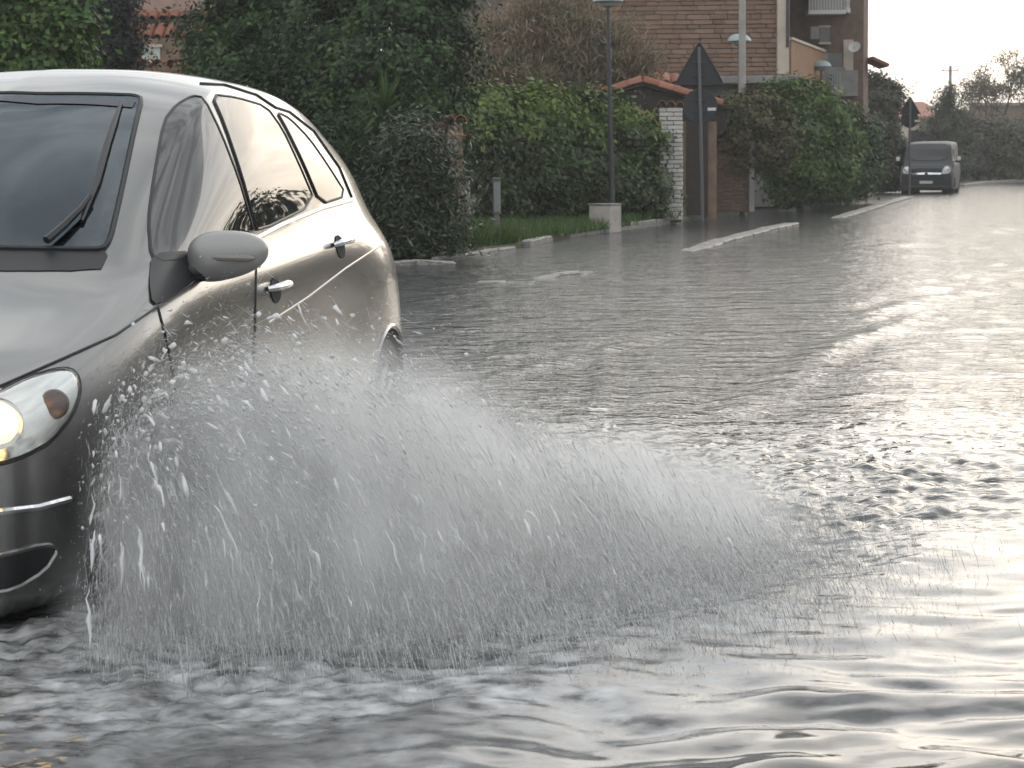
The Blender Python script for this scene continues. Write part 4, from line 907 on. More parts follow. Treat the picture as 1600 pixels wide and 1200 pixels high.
def gate_post():
    d = 31.0; b = gb(713, d); e = empty('gate_post', b, 'weathered plaster gate post with red tile cap beside the oleander', 'post'); z = (at(713, 190, d) - b).z
    MB().box((.0, 0, z / 2 - .05), (.20, .24, z), 0, .02).build('post', M_orange, e); tile_row(e, (-.16, -.2, z + .0), (.16, -.2, z), None, 2, .18, .42, down=(0, 1, -.02)); tile_row(e, (.10, -.2, z - .26), (.28, -.2, z - .26), None, 1, .16, .4, down=(0, 1, -.02))
    a = at(668, 195, d + .1) - b; mm = rand_mat('red_brick', [(.15, .06, .045), (.19, .08, .06), (.12, .055, .045)])
    MB().box((a.x / 2 - .06, .2, a.z / 2), (-a.x - .1, .18, a.z)).build('brick_panel', M_mortar, e); wall_of_blocks(e, Vector((a.x, .1, 0)), Vector((1, 0, 0)), Vector((0, -1, 0)), -a.x - .11, .5, a.z, .075, (.2, .25), 'brick', mm, .02, 200)
    p = at(708, 228, d) - b; MB().box((p.x + .02, -.14, p.z), (.11, .06, .15), 0, .01).build('mail_box', M_grey, e)
gate_post()
def meter(px, y0, y1, d, wpx, label):
    b = gb(px, d); e = empty('meter_cabinet', b, label, 'cabinet'); s = d / FPX; z1 = (at(px, y0, d) - b).z; z0 = (at(px, y1, d) - b).z; w = wpx * s
    MB().box((0, 0, (z0 + z1) / 2), (w, .16, z1 - z0), 0, .012).build('box', M_grey, e); MB().box((0, -.085, (z0 + z1) / 2), (w * .8, .012, (z1 - z0) * .85), 0, .004).build('door', M_metal, e); MB().box((0, -.01, z1 + .02), (w * 1.15, .2, .03), 0, .008).build('lid', M_grey, e); MB().box((0, 0, z0 / 2 - .05), (w * .7, .12, z0 + .1)).build('pedestal', M_grey, e)
meter(730, 279, 322, 32.0, 9, 'narrow grey meter cabinet right against the plaster gate post'); meter(776, 281, 335, 34.0, 12, 'wider grey meter cabinet on a pedestal before the ivy hedge')
def block():
    p0, p1 = gnd(946, 363, .0), None; d = p0.y; b = Vector((p0.x, p0.y + .05, 0)); e = empty('concrete_block', b, 'square pale concrete block standing in the water at the verge', 'block', rz=.0)
    s = d / FPX; w = 50 * s; h = 42 * s
    rz = -.55; MB().box((0, 0, h / 2 - .1), (w * .75, w * .75, h + .2), rz, .02).build('block', mat('pale_concrete', (.40, .36, .33), .85, var=.15, vscale=5, bump=.2), e); MB().box((0, 0, h + .015), (w * .78, w * .78, .035), rz, .01).build('cap_slab', M_conc, e)
block()
def left_house():
    d = 45.0; b = gb(240, d); e = empty('tiled_house', b, 'low pinkish house with red tiled lean-to roofs between the trees', 'building'); q = lambda px, py, dd=d: at(px, py, dd) - b
    a = q(150, 40); c = q(330, 40); M_pk = mat('pink_plaster', (.34, .24, .20), .9, var=.12); W_ = c.x - a.x
    MB().box(((a.x + c.x) / 2, 1.6, 3.2), (W_, 2.8, 6.4)).build('wall', M_pk, e); lo = q(240, 62).z; MB().box(((a.x + c.x) / 2, -.6, lo / 2), (W_, 1.6, lo - .1)).build('porch_wall', M_orange, e)
    for py0, py1, y in ((30, 20, -.15), (63, 46, -.9)):
        z0 = q(240, py0).z; z1 = q(240, py1).z + .2; MB().box(((a.x + c.x) / 2, y + .55, (z0 + z1) / 2 - .06), (W_ + .1, 1.35, .06), mtx=Matrix.Rotation(math.atan2(z1 - z0, 1.2), 3, 'X')).build('roof_board', M_wood, e)
        tile_row(e, (a.x, y + 1.15, z1), (c.x, y + 1.15, z1), None, int(W_ / .21), .21, .46, rows=3, down=(0, -1.2, z0 - z1))
    for x0, x1 in ((184, 224), (240, 268)):
        u = q(x0, 80); v = q(x1, 106); w = MB().box(((u.x + v.x) / 2, -1.42, (u.z + v.z) / 2), (v.x - u.x, .05, u.z - v.z)).build('window', mat('curtained_window', (.48, .52, .48), .3), e); MB().box(((u.x + v.x) / 2, -1.45, u.z + .03), (v.x - u.x + .1, .08, .06)).build('frame', M_cream, w); MB().box(((u.x + v.x) / 2, -1.45, (u.z + v.z) / 2), (.03, .07, u.z - v.z)).build('mullion', M_cream, w)
left_house()
def coped_wall():
    d = 38.0; b = gb(250, d); e = empty('garden_wall', b, 'garden wall with red tile coping before the pinkish house', 'wall'); a = at(80, 106, d) - b; c = at(370, 106, d) - b
    MB().box(((a.x + c.x) / 2, .1, a.z / 2 - .05), (c.x - a.x, .2, a.z)).build('wall', M_terra, e); tile_row(e, (a.x, -.1, a.z + .02), (c.x, -.1, a.z + .02), None, int((c.x - a.x) / .24), .23, .44, down=(0, 1, -.02))
coped_wall()
def yellow_house():
    d = 60.0; b = gb(735, d); e = empty('yellow_house', b, 'pale yellow house with a white balcony behind the tamarisk', 'building'); q = lambda px, py, dd=d: at(px, py, dd) - b; a = q(640, 0); c = q(790, 0)
    MB().box(((a.x + c.x) / 2, 1.5, 3.4), (c.x - a.x, 3, 6.8)).build('wall', M_yel, e); z = q(740, 9).z; x0, x1 = q(700, 9).x, q(762, 9).x
    bl = MB().box(((x0 + x1) / 2, -.5, z), (x1 - x0, 1.0, .14), 0, .01).build('balcony', M_white, e)
    for k in range(9): MB().box((x0 + (x1 - x0) * (k + .5) / 9, -.95, z + .5), (.035, .035, .9)).build('baluster', M_white, bl)
    MB().box(((x0 + x1) / 2, -.95, z + .98), (x1 - x0, .05, .05)).build('handrail', M_white, bl); MB().tube([q(887, 0, 54.5) , q(887, 36, 54.5)], .045, 8).build('drain_pipe', M_white, e)
yellow_house()
def far_house(px0, px1, py_e, py_r, d, label, ridge=(.3, .8)):
    b = gb((px0 + px1) / 2, d); e = empty('far_house', b, label, 'building', group='far tiled houses'); a = at(px0, py_e, d) - b; c = at(px1, py_e, d) - b; zr = (at(px0, py_r, d) - b).z; w = c.x - a.x; D = 6
    MB().box(((a.x + c.x) / 2, D / 2, a.z / 2), (w, D, a.z)).build('wall', M_cream, e)
    r0, r1 = a.x + w * ridge[0], a.x + w * ridge[1]; ov = .35
    V = [(a.x - ov, -ov, a.z), (c.x + ov, -ov, a.z), (c.x + ov, D + ov, a.z), (a.x - ov, D + ov, a.z), (r0, D / 2, zr), (r1, D / 2, zr), (a.x - ov, -ov, a.z - .12), (c.x + ov, -ov, a.z - .12), (c.x + ov, D + ov, a.z - .12), (a.x - ov, D + ov, a.z - .12)]
    MB().add(V, [(0, 1, 5, 4), (1, 2, 5), (2, 3, 4, 5), (3, 0, 4), (6, 7, 1, 0), (7, 8, 2, 1), (8, 9, 3, 2), (9, 6, 0, 3), (9, 8, 7, 6)]).build('roof', mat('far_tiles', (.34, .17, .12), .85, var=.2, vscale=9, stretch=(1, 8, 1)), e)
    for t in (.3, .7): 
        wd = MB().box((a.x + w * t, -.02, a.z * .62), (.9, .06, 1.1)).build('window', M_pane, e)
far_house(1382, 1414, 163, 146, 118, 'far house with the higher red tiled roof beyond the grey green tree'); far_house(1418, 1470, 182, 157, 112, 'far house with the wide low red tiled roof beside the conifer')
def viaduct():
    d = 140; a, c = at(1515, 168, d), at(1720, 164, d); b = Vector(((a.x + c.x) / 2, d, .1)); e = empty('long_wall', b, 'long brownish wall across the road end behind the hedges', 'wall'); h = a.z
    MB().box((0, 0, h / 2), (c.x - a.x, .5, h)).build('wall', M_brownwall, e); MB().box((0, -.05, h + .09), (c.x - a.x + .3, .8, .18)).build('coping', M_grey, e)
viaduct()

# ================================================================== street furniture
def street_lamp(px, py, d, label, base_y=None):
    b = gb(px, d, .05); top = at(px, py, d); e = empty('street_lamp', b, label, 'street lamp', group='mushroom street lamps'); h = top.z - b.z; tx = top.x - b.x
    e.location.x = top.x + .012 * h
    mb = MB().tube([(0, 0, -.2), (0, 0, .9), (-.006 * h, 0, h * .5), (-.012 * h, 0, h)], [.06, .055, .04, .032], 10); mb.build('post', M_dmetal, e, True)
    hd = MB().lathe([(.0, .17), (.10, .165), (.19, .13), (.255, .07), (.285, .0), (.28, -.012), (.20, -.012), (.0, -.012)], c=(-.012 * h, 0, h), seg=28).build('lamp_head', mat('lamp_dome', (.30, .36, .37), .4), e, True)
    MB().lathe([(.0, -.02), (.15, -.02), (.13, -.08), (.06, -.12), (0, -.12)], c=(-.012 * h, 0, h), seg=20).build('diffuser', mat('lamp_diffuser', (.35, .36, .35), .4), hd, True)
street_lamp(950, 2, 41.0, 'slim mushroom street lamp standing before the ivy hedge'); street_lamp(1155, 64, 52.0, 'mushroom street lamp in front of the thick concrete pole'); street_lamp(1283, 104, 61.0, 'mushroom street lamp before the balcony wing of the stone house')
def pole(px, y_top, d, r, m, name, label, lean=0, arm=False):
    b = gb(px, d, .05); top = at(px, y_top, d); e = empty(name, b, label, 'pole'); e.location.x = top.x; h = top.z - b.z
    MB().tube([(lean, 0, -.3), (lean * .5, 0, h * .5), (0, 0, h)], [r * 1.15, r, r * .85], 12).build('shaft', m, e, True)
    MB().lathe([(r * .8, 0), (r * .95, .02), (r * .6, .06), (0, .07)], c=(0, 0, h - .02), seg=12).build('cap', m, e, True)
    if arm:
        MB().tube([(-.5, 0, h - .25), (.5, 0, h - .25)], .03, 6).build('cross_arm', m, e)
        for x in (-.45, .45): MB().lathe([(0, .14), (.03, .12), (.045, .05), (.03, 0)], c=(x, 0, h - .24), seg=10).build('insulator', M_white, e, True)
pole(1160, -160, 50.5, .082, mat('pole_concrete', (.33, .31, .29), .85, var=.1, vscale=4), 'utility_pole', 'thick pale concrete utility pole before the stone house')
pole(1353, 30, 76.0, .07, mat('pole_wood', (.055, .045, .04), .9, var=.3, vscale=8), 'wooden_pole', 'dark wooden pole at the corner of the stone house', .05)
pole(1485, 104, 132.0, .10, M_grey, 'far_pole', 'thin far pole with a cross arm rising over the conifers', 0, True)
def cable():
    a = at(1353, 52, 76); c = at(1230, 158, 66); P = []
    for k in range(15): t = k / 14; p = a.lerp(c, t); p.z -= .5 * 4 * t * (1 - t) * .35; P.append(p)
    tag(MB().tube(P, .016, 5).build('cable', M_white), 'pale cable sagging from the wooden pole to the shrubs', 'cable')
cable()
M_back = mat('sign_back', (.022, .025, .03), .8)
def road_sign(px, base_py, d, ytop, ymid, label, tri=1.02, disc=.35, lean=.02, plate=True):
    b = gb(px, d, 0); e = empty('road_sign', b, label, 'road sign', group='road signs seen from behind'); z = lambda py: at(px, py, d).z
    h = z(ytop) - .12; e.location.x = at(px, base_py, d).x
    X = lambda zz: -lean * zz
    MB().tube([(X(-.2), 0, -.2), (X(h), 0, h)], .034, 10).build('post', mat('dull_post', (.11, .11, .115), .7), e, True)
    # triangle seen from behind, rounded corners, with a folded rim
    zt = z(ytop); s = tri; hh = s * .866; cz = zt - hh * 2 / 3; T0 = [(X(cz), zt), (X(cz) + s / 2, zt - hh), (X(cz) - s / 2, zt - hh)]; T = roundpoly([(T0[i][0] * (1 - t) + T0[j][0] * t, T0[i][1] * (1 - t) + T0[j][1] * t) for i, j in ((0, 1), (1, 2), (2, 0)) for t in (.05, .95)], 1)
    tr = MB().prism(T, .05, .075, lambda x, zz, yy: Vector((x, yy, zz))).build('triangle_plate', M_back, e)
    MB().tube([(x, .045, zz) for x, zz in T] + [(T[0][0], .045, T[0][1])], .014, 6, False).build('rim', M_back, tr, True)
    c2 = z(ymid); di = MB().lathe([(0, .0), (disc, 0), (disc + .012, .012), (disc, .025), (0, .025)], c=(X(c2), .05, c2), seg=36, axis='Y').build('round_plate', M_back, e, True)
    for zz in (cz - .12, cz + .15, c2 + .12, c2 - .12): MB().box((X(zz), .03, zz), (.26, .03, .05), 0, .006).build('bracket', M_back, e)
    if plate: MB().box((X(c2) + .24, .043, c2 - .06), (.17, .006, .06)).build('sticker', M_white, e)
road_sign(1098, 345, 45.0, 64, 166, 'large triangle and round road sign on one post seen from behind by the gate')
road_sign(1421, 304, 70.0, 150, 186, 'smaller triangle and round road sign from behind, by the dark van', .66, .27, .0)

# ================================================================== van
def van():
    b = gnd(1447, 303); e = empty('van', (b.x, b.y, ROADZ), 'dark grey panel van facing the camera in the flooded road', 'van'); az = .255
    mx = Matrix(((math.sin(az), -math.cos(az), 0, b.x), (math.cos(az), math.sin(az), 0, b.y), (0, 0, 1, ROADZ), (0, 0, 0, 1))); e.matrix_world = mx      # x back, y = van's right
    Mv = mat('van_paint', (.016, .019, .024), .5, spec=.3); Mg = mat('van_glass', (.02, .024, .028), .1, spec=.4)
    #        X    w    z0   z_sh  z_top wtop
    T = [(.0, .62, .30, .62, .78, .52), (.06, .80, .24, .72, .95, .66), (.22, .90, .22, .82, 1.08, .74), (.55, .93, .22, .95, 1.20, .76), (.80, .94, .22, 1.08, 1.34, .78), (1.35, .94, .22, 1.10, 1.86, .74), (1.75, .945, .22, 1.10, 1.95, .74), (3.0, .945, .22, 1.10, 1.97, .76), (4.5, .94, .24, 1.10, 1.96, .76), (4.78, .90, .28, 1.08, 1.90, .72)]
    sec = np.array([[(w * .8, z0), (w * .97, z0 + .08), (w, z0 + .35 * (zs - z0) + .1), (w * .99, zs), (w * .96 + (wt - w) * .25, zs + (zt - zs) * .35), (wt + (w - wt) * .35, zs + (zt - zs) * .82), (wt, zt - .05), (wt * .6, zt - .008), (0, zt)] for X, w, z0, zs, zt, wt in T]); xs = np.array([t[0] for t in T])
    q = np.unique(np.r_[np.linspace(0, .3, 14), np.linspace(.3, 4.78, 50)]); S = hermite(xs, sec, q); R = hermite(np.arange(9), S.transpose(1, 0, 2), np.linspace(0, 8, 41)); nv, nu = R.shape[:2]
    V = [(q[j], -R[i, j, 0], R[i, j, 1]) for i in range(nv) for j in range(nu)]; V += [(x, -y, z) for x, y, z in V]; n0 = nv * nu
    F = [];
    for i in range(nv - 1):
        for j in range(nu - 1):
            a = i * nu + j; f = (a, a + 1, a + nu + 1, a + nu); c = [sum(V[k][t] for k in f) / 4 for t in range(3)]
            if any(math.hypot(c[0] - wx, c[2] - .32) < .38 and abs(c[1]) > .6 for wx in (.88, 3.98)): continue
            F += [f, tuple(k + n0 for k in reversed(f))]
    Fc = [tuple(i * nu for i in range(nv)) + tuple(n0 + i * nu for i in range(nv - 1, -1, -1)), tuple(i * nu + nu - 1 for i in range(nv)) + tuple(n0 + i * nu + nu - 1 for i in range(nv - 1, -1, -1))]
    o = MB().add(V, F + Fc).build('body', Mv, e, True); bm = bmesh.new(); bm.from_mesh(o.data); bmesh.ops.remove_doubles(bm, verts=bm.verts[:], dist=.0005); bmesh.ops.recalc_face_normals(bm, faces=bm.faces[:]); bv = BVHTree.FromBMesh(bm); bm.to_mesh(o.data); bm.free(); o.data.shade_smooth()
    def hit(a, z):
        h, n, _, _ = bv.ray_cast(Vector((-3, -a, z)), Vector((1, 0, 0)))
        if h is not None and n.x > 0: n = -n
        return h, n
    def hs(a, z):
        h, n, _, _ = bv.ray_cast(Vector((a, -3, z)), Vector((0, 1, 0)))
        if h is not None and n.y > 0: n = -n
        return h, n
    panel('windscreen', [(-.74, 1.30), (.74, 1.30), (.66, 1.82), (.5, 1.86), (-.5, 1.86), (-.66, 1.82)], hit, .08, .008, Mg, e, False, .014)
    panel('side_window', [(1.15, 1.22), (1.95, 1.22), (1.95, 1.70), (1.55, 1.72)], hs, .08, .006, Mg, e, True, .01)
    panel('headlight', [(.52, .80), (.84, .84), (.80, 1.06), (.66, 1.10), (.56, .98)], hit, .05, .008, mat('van_headlight', (.42, .43, .43), .15, coat=1), e, True, .008)
    panel('lower_grille', [(-.6, .46), (.6, .46), (.62, .64), (-.62, .64)], hit, .08, .006, M_black, e, False)
    panel('chrome_bar', [(-.50, .80), (.50, .80), (.54, .855), (0, .875), (-.54, .855)], hit, .05, .012, M_chrome, e, False, smooth_poly=0)
    h, n = hit(0, .83); MB().prism([(0, .09), (.065, 0), (0, -.09), (-.065, 0)], 0, .012, lambda a, z, t: Vector((h.x - .03 - t, a, h.z + z))).build('badge', M_chrome, e)
    h, n = hit(0, .52); MB().box((h.x - .02, 0, .53), (.012, .46, .10), 0, .004).build('number_plate', mat('plate_white', (.55, .56, .56), .5), e)
    panel('bumper', [(-.86, .26), (.86, .26), (.88, .44), (-.88, .44)], hit, .08, .014, mat('bumper_grey', (.035, .036, .04), .6), e, False)
    for s in (1, -1):
        m = MB(); m.box((1.02, -s * 1.06, 1.34), (.12, .17, .26), 0, .04); mo = m.build('door_mirror', M_black, e, True); MB().tube([(1.02, -s * .88, 1.24), (1.02, -s * 1.02, 1.28)], .025, 6).build('mirror_arm', M_black, mo); MB().box((1.01, -s * 1.065, 1.36), (.125, .15, .17), 0, .04).build('mirror_cap', M_white, mo, True)
        for X in (.88, 3.98):
            w = bpy.data.objects.new('wheel', None); COL.objects.link(w); w.parent = e; w.location = (X, -s * .82, .325)
            MB().lathe([(.2, -.1), (.3, -.1), (.325, -.06), (.325, .06), (.3, .1), (.2, .1)], seg=32, axis='Y', closed=True).build('tyre', M_rub, w, True); MB().lathe([(0, -.06), (.08, -.09), (.2, -.07), (.21, -.05), (.21, .08), (0, .08)], seg=24, axis='Y').build('rim', M_rim, w, True)
            MB().box((X, -s * .62, .42), (.8, .2, .6)).build('wheel_well', M_dark, e)
    MB().box((2.2, 0, .34), (3.6, 1.5, .2)).build('floor_pan', M_dark, e)
van()
# ================================================================== flood water
def car_xy(x, y):
    dx, dy = x - CAR0.x, y - CAR0.y; return dx * CXv.x + dy * CXv.y, dx * CYv.x + dy * CYv.y
def segdist(x, y, P):
    d = np.full(x.shape, 1e9)
    for (x1, y1), (x2, y2) in zip(P[:-1], P[1:]):
        vx, vy = x2 - x1, y2 - y1; t = np.clip(((x - x1) * vx + (y - y1) * vy) / (vx * vx + vy * vy), 0, 1); d = np.minimum(d, np.hypot(x - x1 - t * vx, y - y1 - t * vy))
    return d
def sm(a, b, t): t = np.clip((t - a) / (b - a), 0, 1); return t * t * (3 - 2 * t)
def water():
    py = np.concatenate([np.linspace(1330, 330, 540), np.linspace(328, 262, 60)]); r = FPX * CAMZ / (py - HZ); r = np.concatenate([[.8, 1.6, 2.6, 3.3], r[(r > 3.6) & (r < 290)]])
    th = np.concatenate([np.linspace(-180, -17, 60, endpoint=False), np.linspace(-17, 17, 560, endpoint=False), np.linspace(17, 180, 60, endpoint=False)]); th = np.radians(th); nr, na = len(r), len(th)
    X = np.sin(th)[None] * r[:, None]; Y = np.cos(th)[None] * r[:, None]
    cx, cy = car_xy(X, Y); dist = np.hypot(X, Y)
    # rolling swell close to the camera, fading with distance
    wx = X + .10 * pnoise(X * 1.3, Y * 1.3); wy = Y + .25 * pnoise(X * .9 + 7, Y * .9)
    near = 1 - sm(4.9, 7.2, dist)
    sw = pnoise(wx * 1.2 + 3, wy * 2.0) * .016 + pnoise(wx * 2.9, wy * 5.4 + 9) * .026 + .010 * pnoise(wx * 5.4, wy * 9.2) + .0024 * pnoise(wx * 9, wy * 14)
    amb = pnoise(wx * 1.1, wy * 1.6 + 31) * .012 + pnoise(wx * 2.4 + 5, wy * 4.0) * .010 + .0036 * pnoise(wx * 8, wy * 10 + 4) + .0005 * pnoise(wx * 19, wy * 23)
    # churned patch beside the car where the spray comes down
    e1 = ((cx - .1) / 2.0) ** 2 + ((cy - 2.3) / 2.6) ** 2; e2 = ((X - 1.55) / 1.7) ** 2 + ((Y - 9.0) / 2.3) ** 2
    bl = 2.85 + .58 * cx - cy + .35 * pnoise(X * 1.1, Y * 1.1) + .15 * pnoise(X * 3, Y * 3)        # inside the bow wave line
    ch = sm(-.25, .75, bl) * (1 - sm(2.6, 5.6, cx + .8 * pnoise(X * .8, Y * .8))) * sm(-2.6, -1.2, cx); bowl = np.exp(-((bl - .05) / .13) ** 2) * sm(-2.4, -1.4, cx) * (1 - sm(.6, 2.2, cx))
    ch = ch * np.clip(.85 + .5 * pnoise(X * 1.1, Y * .8) + .3 * pnoise(X * 3, Y * 3), 0, 1.2)
    tb = (np.abs(pnoise(X * 5, Y * 6)) * .030 + np.abs(pnoise(X * 11 + 3, Y * 12)) * .017 + np.abs(pnoise(X * 24, Y * 25)) * .005 + pnoise(X * 48, Y * 46) * .0012)
    Z = sw * near * (1 - .8 * np.clip(ch, 0, 1)) + amb * (1 - .6 * near) + ch * (tb * 1.5 - .018) + .012 * bowl; rdg = np.zeros_like(Z)
    # wake ridges
    for P, h, w in (([(600, 628), (700, 604), (800, 582), (880, 563), (950, 545), (1045, 521)], .030, .07), ([(953, 545), (944, 575), (946, 605), (935, 632)], .020, .06), ([(1150, 640), (1212, 610), (1262, 566), (1300, 537), (1360, 523), (1424, 499)], .034, .10), ([(1372, 486), (1440, 470), (1600, 436), (1700, 415)], .030, .12), ([(1385, 384), (1480, 373), (1600, 352)], .035, .20), ([(800, 665), (950, 650), (1130, 643)], .022, .12), ([(1540, 606), (1640, 592)], .022, .08), ([(700, 520), (860, 500)], .012, .12), ([(1150, 430), (1260, 418)], .012, .2)):
        Q = [gpt(*p) for p in P]; jx = X + .05 * pnoise(X * 3, Y * 3); jy = Y + .10 * pnoise(X * 2.2 + 9, Y * 2.2); d = segdist(jx, jy, Q); h = h * .5; w = w * 1.15; rdg = np.maximum(rdg, np.exp(-(d / w) ** 2) * (.6 + .8 * pnoise(X * 3, Y * 3))); Z = Z + h * np.exp(-(d / w) ** 2) * (.75 + .7 * pnoise(X * 4, Y * 4)) - h * .4 * np.exp(-((d - 2 * w) / w) ** 2)
    # bow wave along the car
    bow = np.exp(-((cy - .95) / .16) ** 2) * sm(-1.3, -.6, cx) * (1 - sm(2.6, 4.5, cx)); Z = Z + .035 * bow * (.8 + pnoise(X * 6, Y * 6))
    Z = Z * np.clip(1.15 - dist / 160, .25, 1)
    foam = 1.0 * np.clip(1.35 - (((cx + .45) / 1.5) ** 2 + ((cy - 1.75) / 1.3) ** 2), 0, 1) ; fo2 = np.clip(1 - ((cx / 1.9) ** 2 + ((cy - 2.2) / 1.9) ** 2), 0, 1) * .6
    foam = np.clip(np.maximum(foam, fo2) * (.9 + 1.0 * pnoise(X * 2.5, Y * 2.5) + .5 * pnoise(X * 7, Y * 7)), 0, 1); foam = np.maximum(foam * 1.15, .6 * np.clip(ch, 0, 1) * np.clip(2.2 * pnoise(X * 6 + 2, Y * 8) + 1.2 * pnoise(X * 17, Y * 19) - .25, 0, 1)).clip(0, 1); foam = np.maximum(foam, .55 * bow * np.clip(.4 + pnoise(X * 9, Y * 9) * 2, 0, 1))
    V = np.stack([X, Y, Z], -1).reshape(-1, 3); V = np.concatenate([V, [[0, 0, 0]]]); i = np.arange(nr - 1)[:, None] * na; j = np.arange(na)[None]; j2 = (j + 1) % na
    F = np.stack([i + j, i + j2, i + na + j2, i + na + j], -1).reshape(-1, 4)[:, ::-1]
    C = np.stack([foam, np.clip(ch, 0, 1), .035 + .85 * np.maximum(sm(7, 13, dist), .5 * np.clip(ch, 0, 1))], -1).reshape(-1, 3); C = np.concatenate([C, [[0, 0, 0]]])
    me = npmesh('water', V, F, C); me.shade_smooth()
    m = bpy.data.materials.new('flood_water'); m.use_nodes = True; t = m.node_tree; n = t.nodes.new; l = t.links.new; b = t.nodes['Principled BSDF']; b.inputs['IOR'].default_value = 1.34
    at_ = n('ShaderNodeAttribute'); at_.attribute_name = 'tint'; sp = n('ShaderNodeSeparateColor'); l(at_.outputs['Color'], sp.inputs[0]); co = n('ShaderNodeTexCoord')
    def noise(sc, st, det=4):
        mp = n('ShaderNodeMapping'); mp.inputs['Scale'].default_value = st; l(co.outputs['Object'], mp.inputs[0]); z = n('ShaderNodeTexNoise'); z.inputs['Scale'].default_value = sc; z.inputs['Detail'].default_value = det; z.inputs['Roughness'].default_value = .55; l(mp.outputs[0], z.inputs['Vector']); return z.outputs[0]
    n1 = noise(3.6, (.7, 1.25, 1)); n2 = noise(13, (.7, 1.5, 1), 3); a1 = n('ShaderNodeMath'); a1.operation = 'MULTIPLY_ADD'; a1.inputs[1].default_value = .28; l(n2, a1.inputs[0]); l(n1, a1.inputs[2])
    bp = n('ShaderNodeBump'); bp.inputs['Strength'].default_value = .6; bp.inputs['Distance'].default_value = .060; l(sp.outputs[2], bp.inputs['Strength']); l(a1.outputs[0], bp.inputs['Height']); l(bp.outputs[0], b.inputs['Normal'])
    fn = noise(11, (1, 1.3, 1), 9); fr = n('ShaderNodeValToRGB'); fr.color_ramp.elements[0].position = .34; fr.color_ramp.elements[1].position = .68; l(fn, fr.inputs[0]); fm = n('ShaderNodeMath'); fm.operation = 'MULTIPLY'; l(fr.outputs[0], fm.inputs[0]); l(sp.outputs[0], fm.inputs[1])
    mxc = n('ShaderNodeMixRGB'); mxc.inputs[1].default_value = (.050, .051, .051, 1); mxc.inputs[2].default_value = (.50, .505, .51, 1); l(fm.outputs[0], mxc.inputs[0]); l(mxc.outputs[0], b.inputs['Base Color'])
    rg = n('ShaderNodeMapRange'); rg.inputs[3].default_value = .05; rg.inputs[4].default_value = .6; l(fm.outputs[0], rg.inputs[0]); rr = n('ShaderNodeMath'); rr.operation = 'MULTIPLY'; rr.inputs[1].default_value = .11; l(sp.outputs[2], rr.inputs[0]); rm = n('ShaderNodeMath'); rm.operation = 'MAXIMUM'; l(rg.outputs[0], rm.inputs[0]); l(rr.outputs[0], rm.inputs[1]); l(rm.outputs[0], b.inputs['Roughness'])
    o = link('water', me, m); tag(o, 'rippled grey flood water covering the road', None, kind='structure')
water()

# ================================================================== spray thrown up by the front wheel
def spray_mat():
    m = bpy.data.materials.new('spray_water'); m.use_nodes = True; t = m.node_tree; n = t.nodes.new; l = t.links.new; b = t.nodes['Principled BSDF']; b.inputs['Base Color'].default_value = (.90, .90, .90, 1); b.inputs['Roughness'].default_value = .25; b.inputs['IOR'].default_value = 1.33
    tr = n('ShaderNodeBsdfTranslucent'); tr.inputs[0].default_value = (.90, .90, .90, 1); mx = n('ShaderNodeMixShader'); mx.inputs[0].default_value = .45; l(b.outputs[0], mx.inputs[1]); l(tr.outputs[0], mx.inputs[2])
    l(mx.outputs[0], t.nodes['Material Output'].inputs[0]); return m
M_spray = spray_mat()
def car_to_world(P): return np.array(CAR0)[None] * np.array([1, 1, 0]) + P[:, :1] * np.array(CXv)[None] + P[:, 1:2] * np.array(CYv)[None] + P[:, 2:] * np.array([[0, 0, 1]])
def fan(n, rng, rmin=0., hp=.75):
    """points of the fan of water thrown outwards (car coordinates) and the direction they move in"""
    psi = np.radians(rng.normal(14, 38, n)).clip(-1.25, 1.35)            # + forwards, - backwards, 0 straight out
    psi += .05 * np.sin(psi * 37) + .03 * np.sin(psi * 91)              # jets
    R = np.interp(np.degrees(psi), [-75, -45, -15, 10, 35, 60, 75], [2.3, 2.2, 2.0, 1.75, 1.30, 1.0, .85]) * (1 + .13 * rng.normal(size=n))
    u = rmin + (1 - rmin) * rng.random(n) ** 1.5; r = R * u
    H = (.66 + .07 * np.sin(psi * 23) + .05 * np.sin(psi * 57 + 1)) * np.interp(np.degrees(psi), [-75, -40, -10, 10, 30, 60, 75], [.42, .60, .88, 1, 1, .88, .72])
    env = H * np.interp(u, [0, .08, .2, .34, .5, .7, .85, 1], [.72, .92, 1, .92, .70, .40, .20, .05])
    env = env * (1 + .55 * pnoise(psi * 9 + 3, u * 4) + .35 * pnoise(psi * 26, u * 9)).clip(.3, 1.6)
    w = rng.random(n); z = env * w ** hp
    out = np.stack([-np.sin(psi), np.cos(psi)], 1); sx = rng.uniform(-.62, .38, n)
    P = np.stack([sx * (1 - .3 * u) + out[:, 0] * r, .93 + out[:, 1] * r, z + .0], 1)
    sl = np.interp(u, [0, .2, .45, 1], [1.6, .1, -1.2, -2.4]) - .9 * (1 - w); D = np.c_[out * (.75 + .35 * rng.random((n, 1))), sl + .35 * rng.normal(size=n)]
    D += .16 * rng.normal(size=D.shape); D /= np.linalg.norm(D, axis=1, keepdims=True); return P, D, u, w
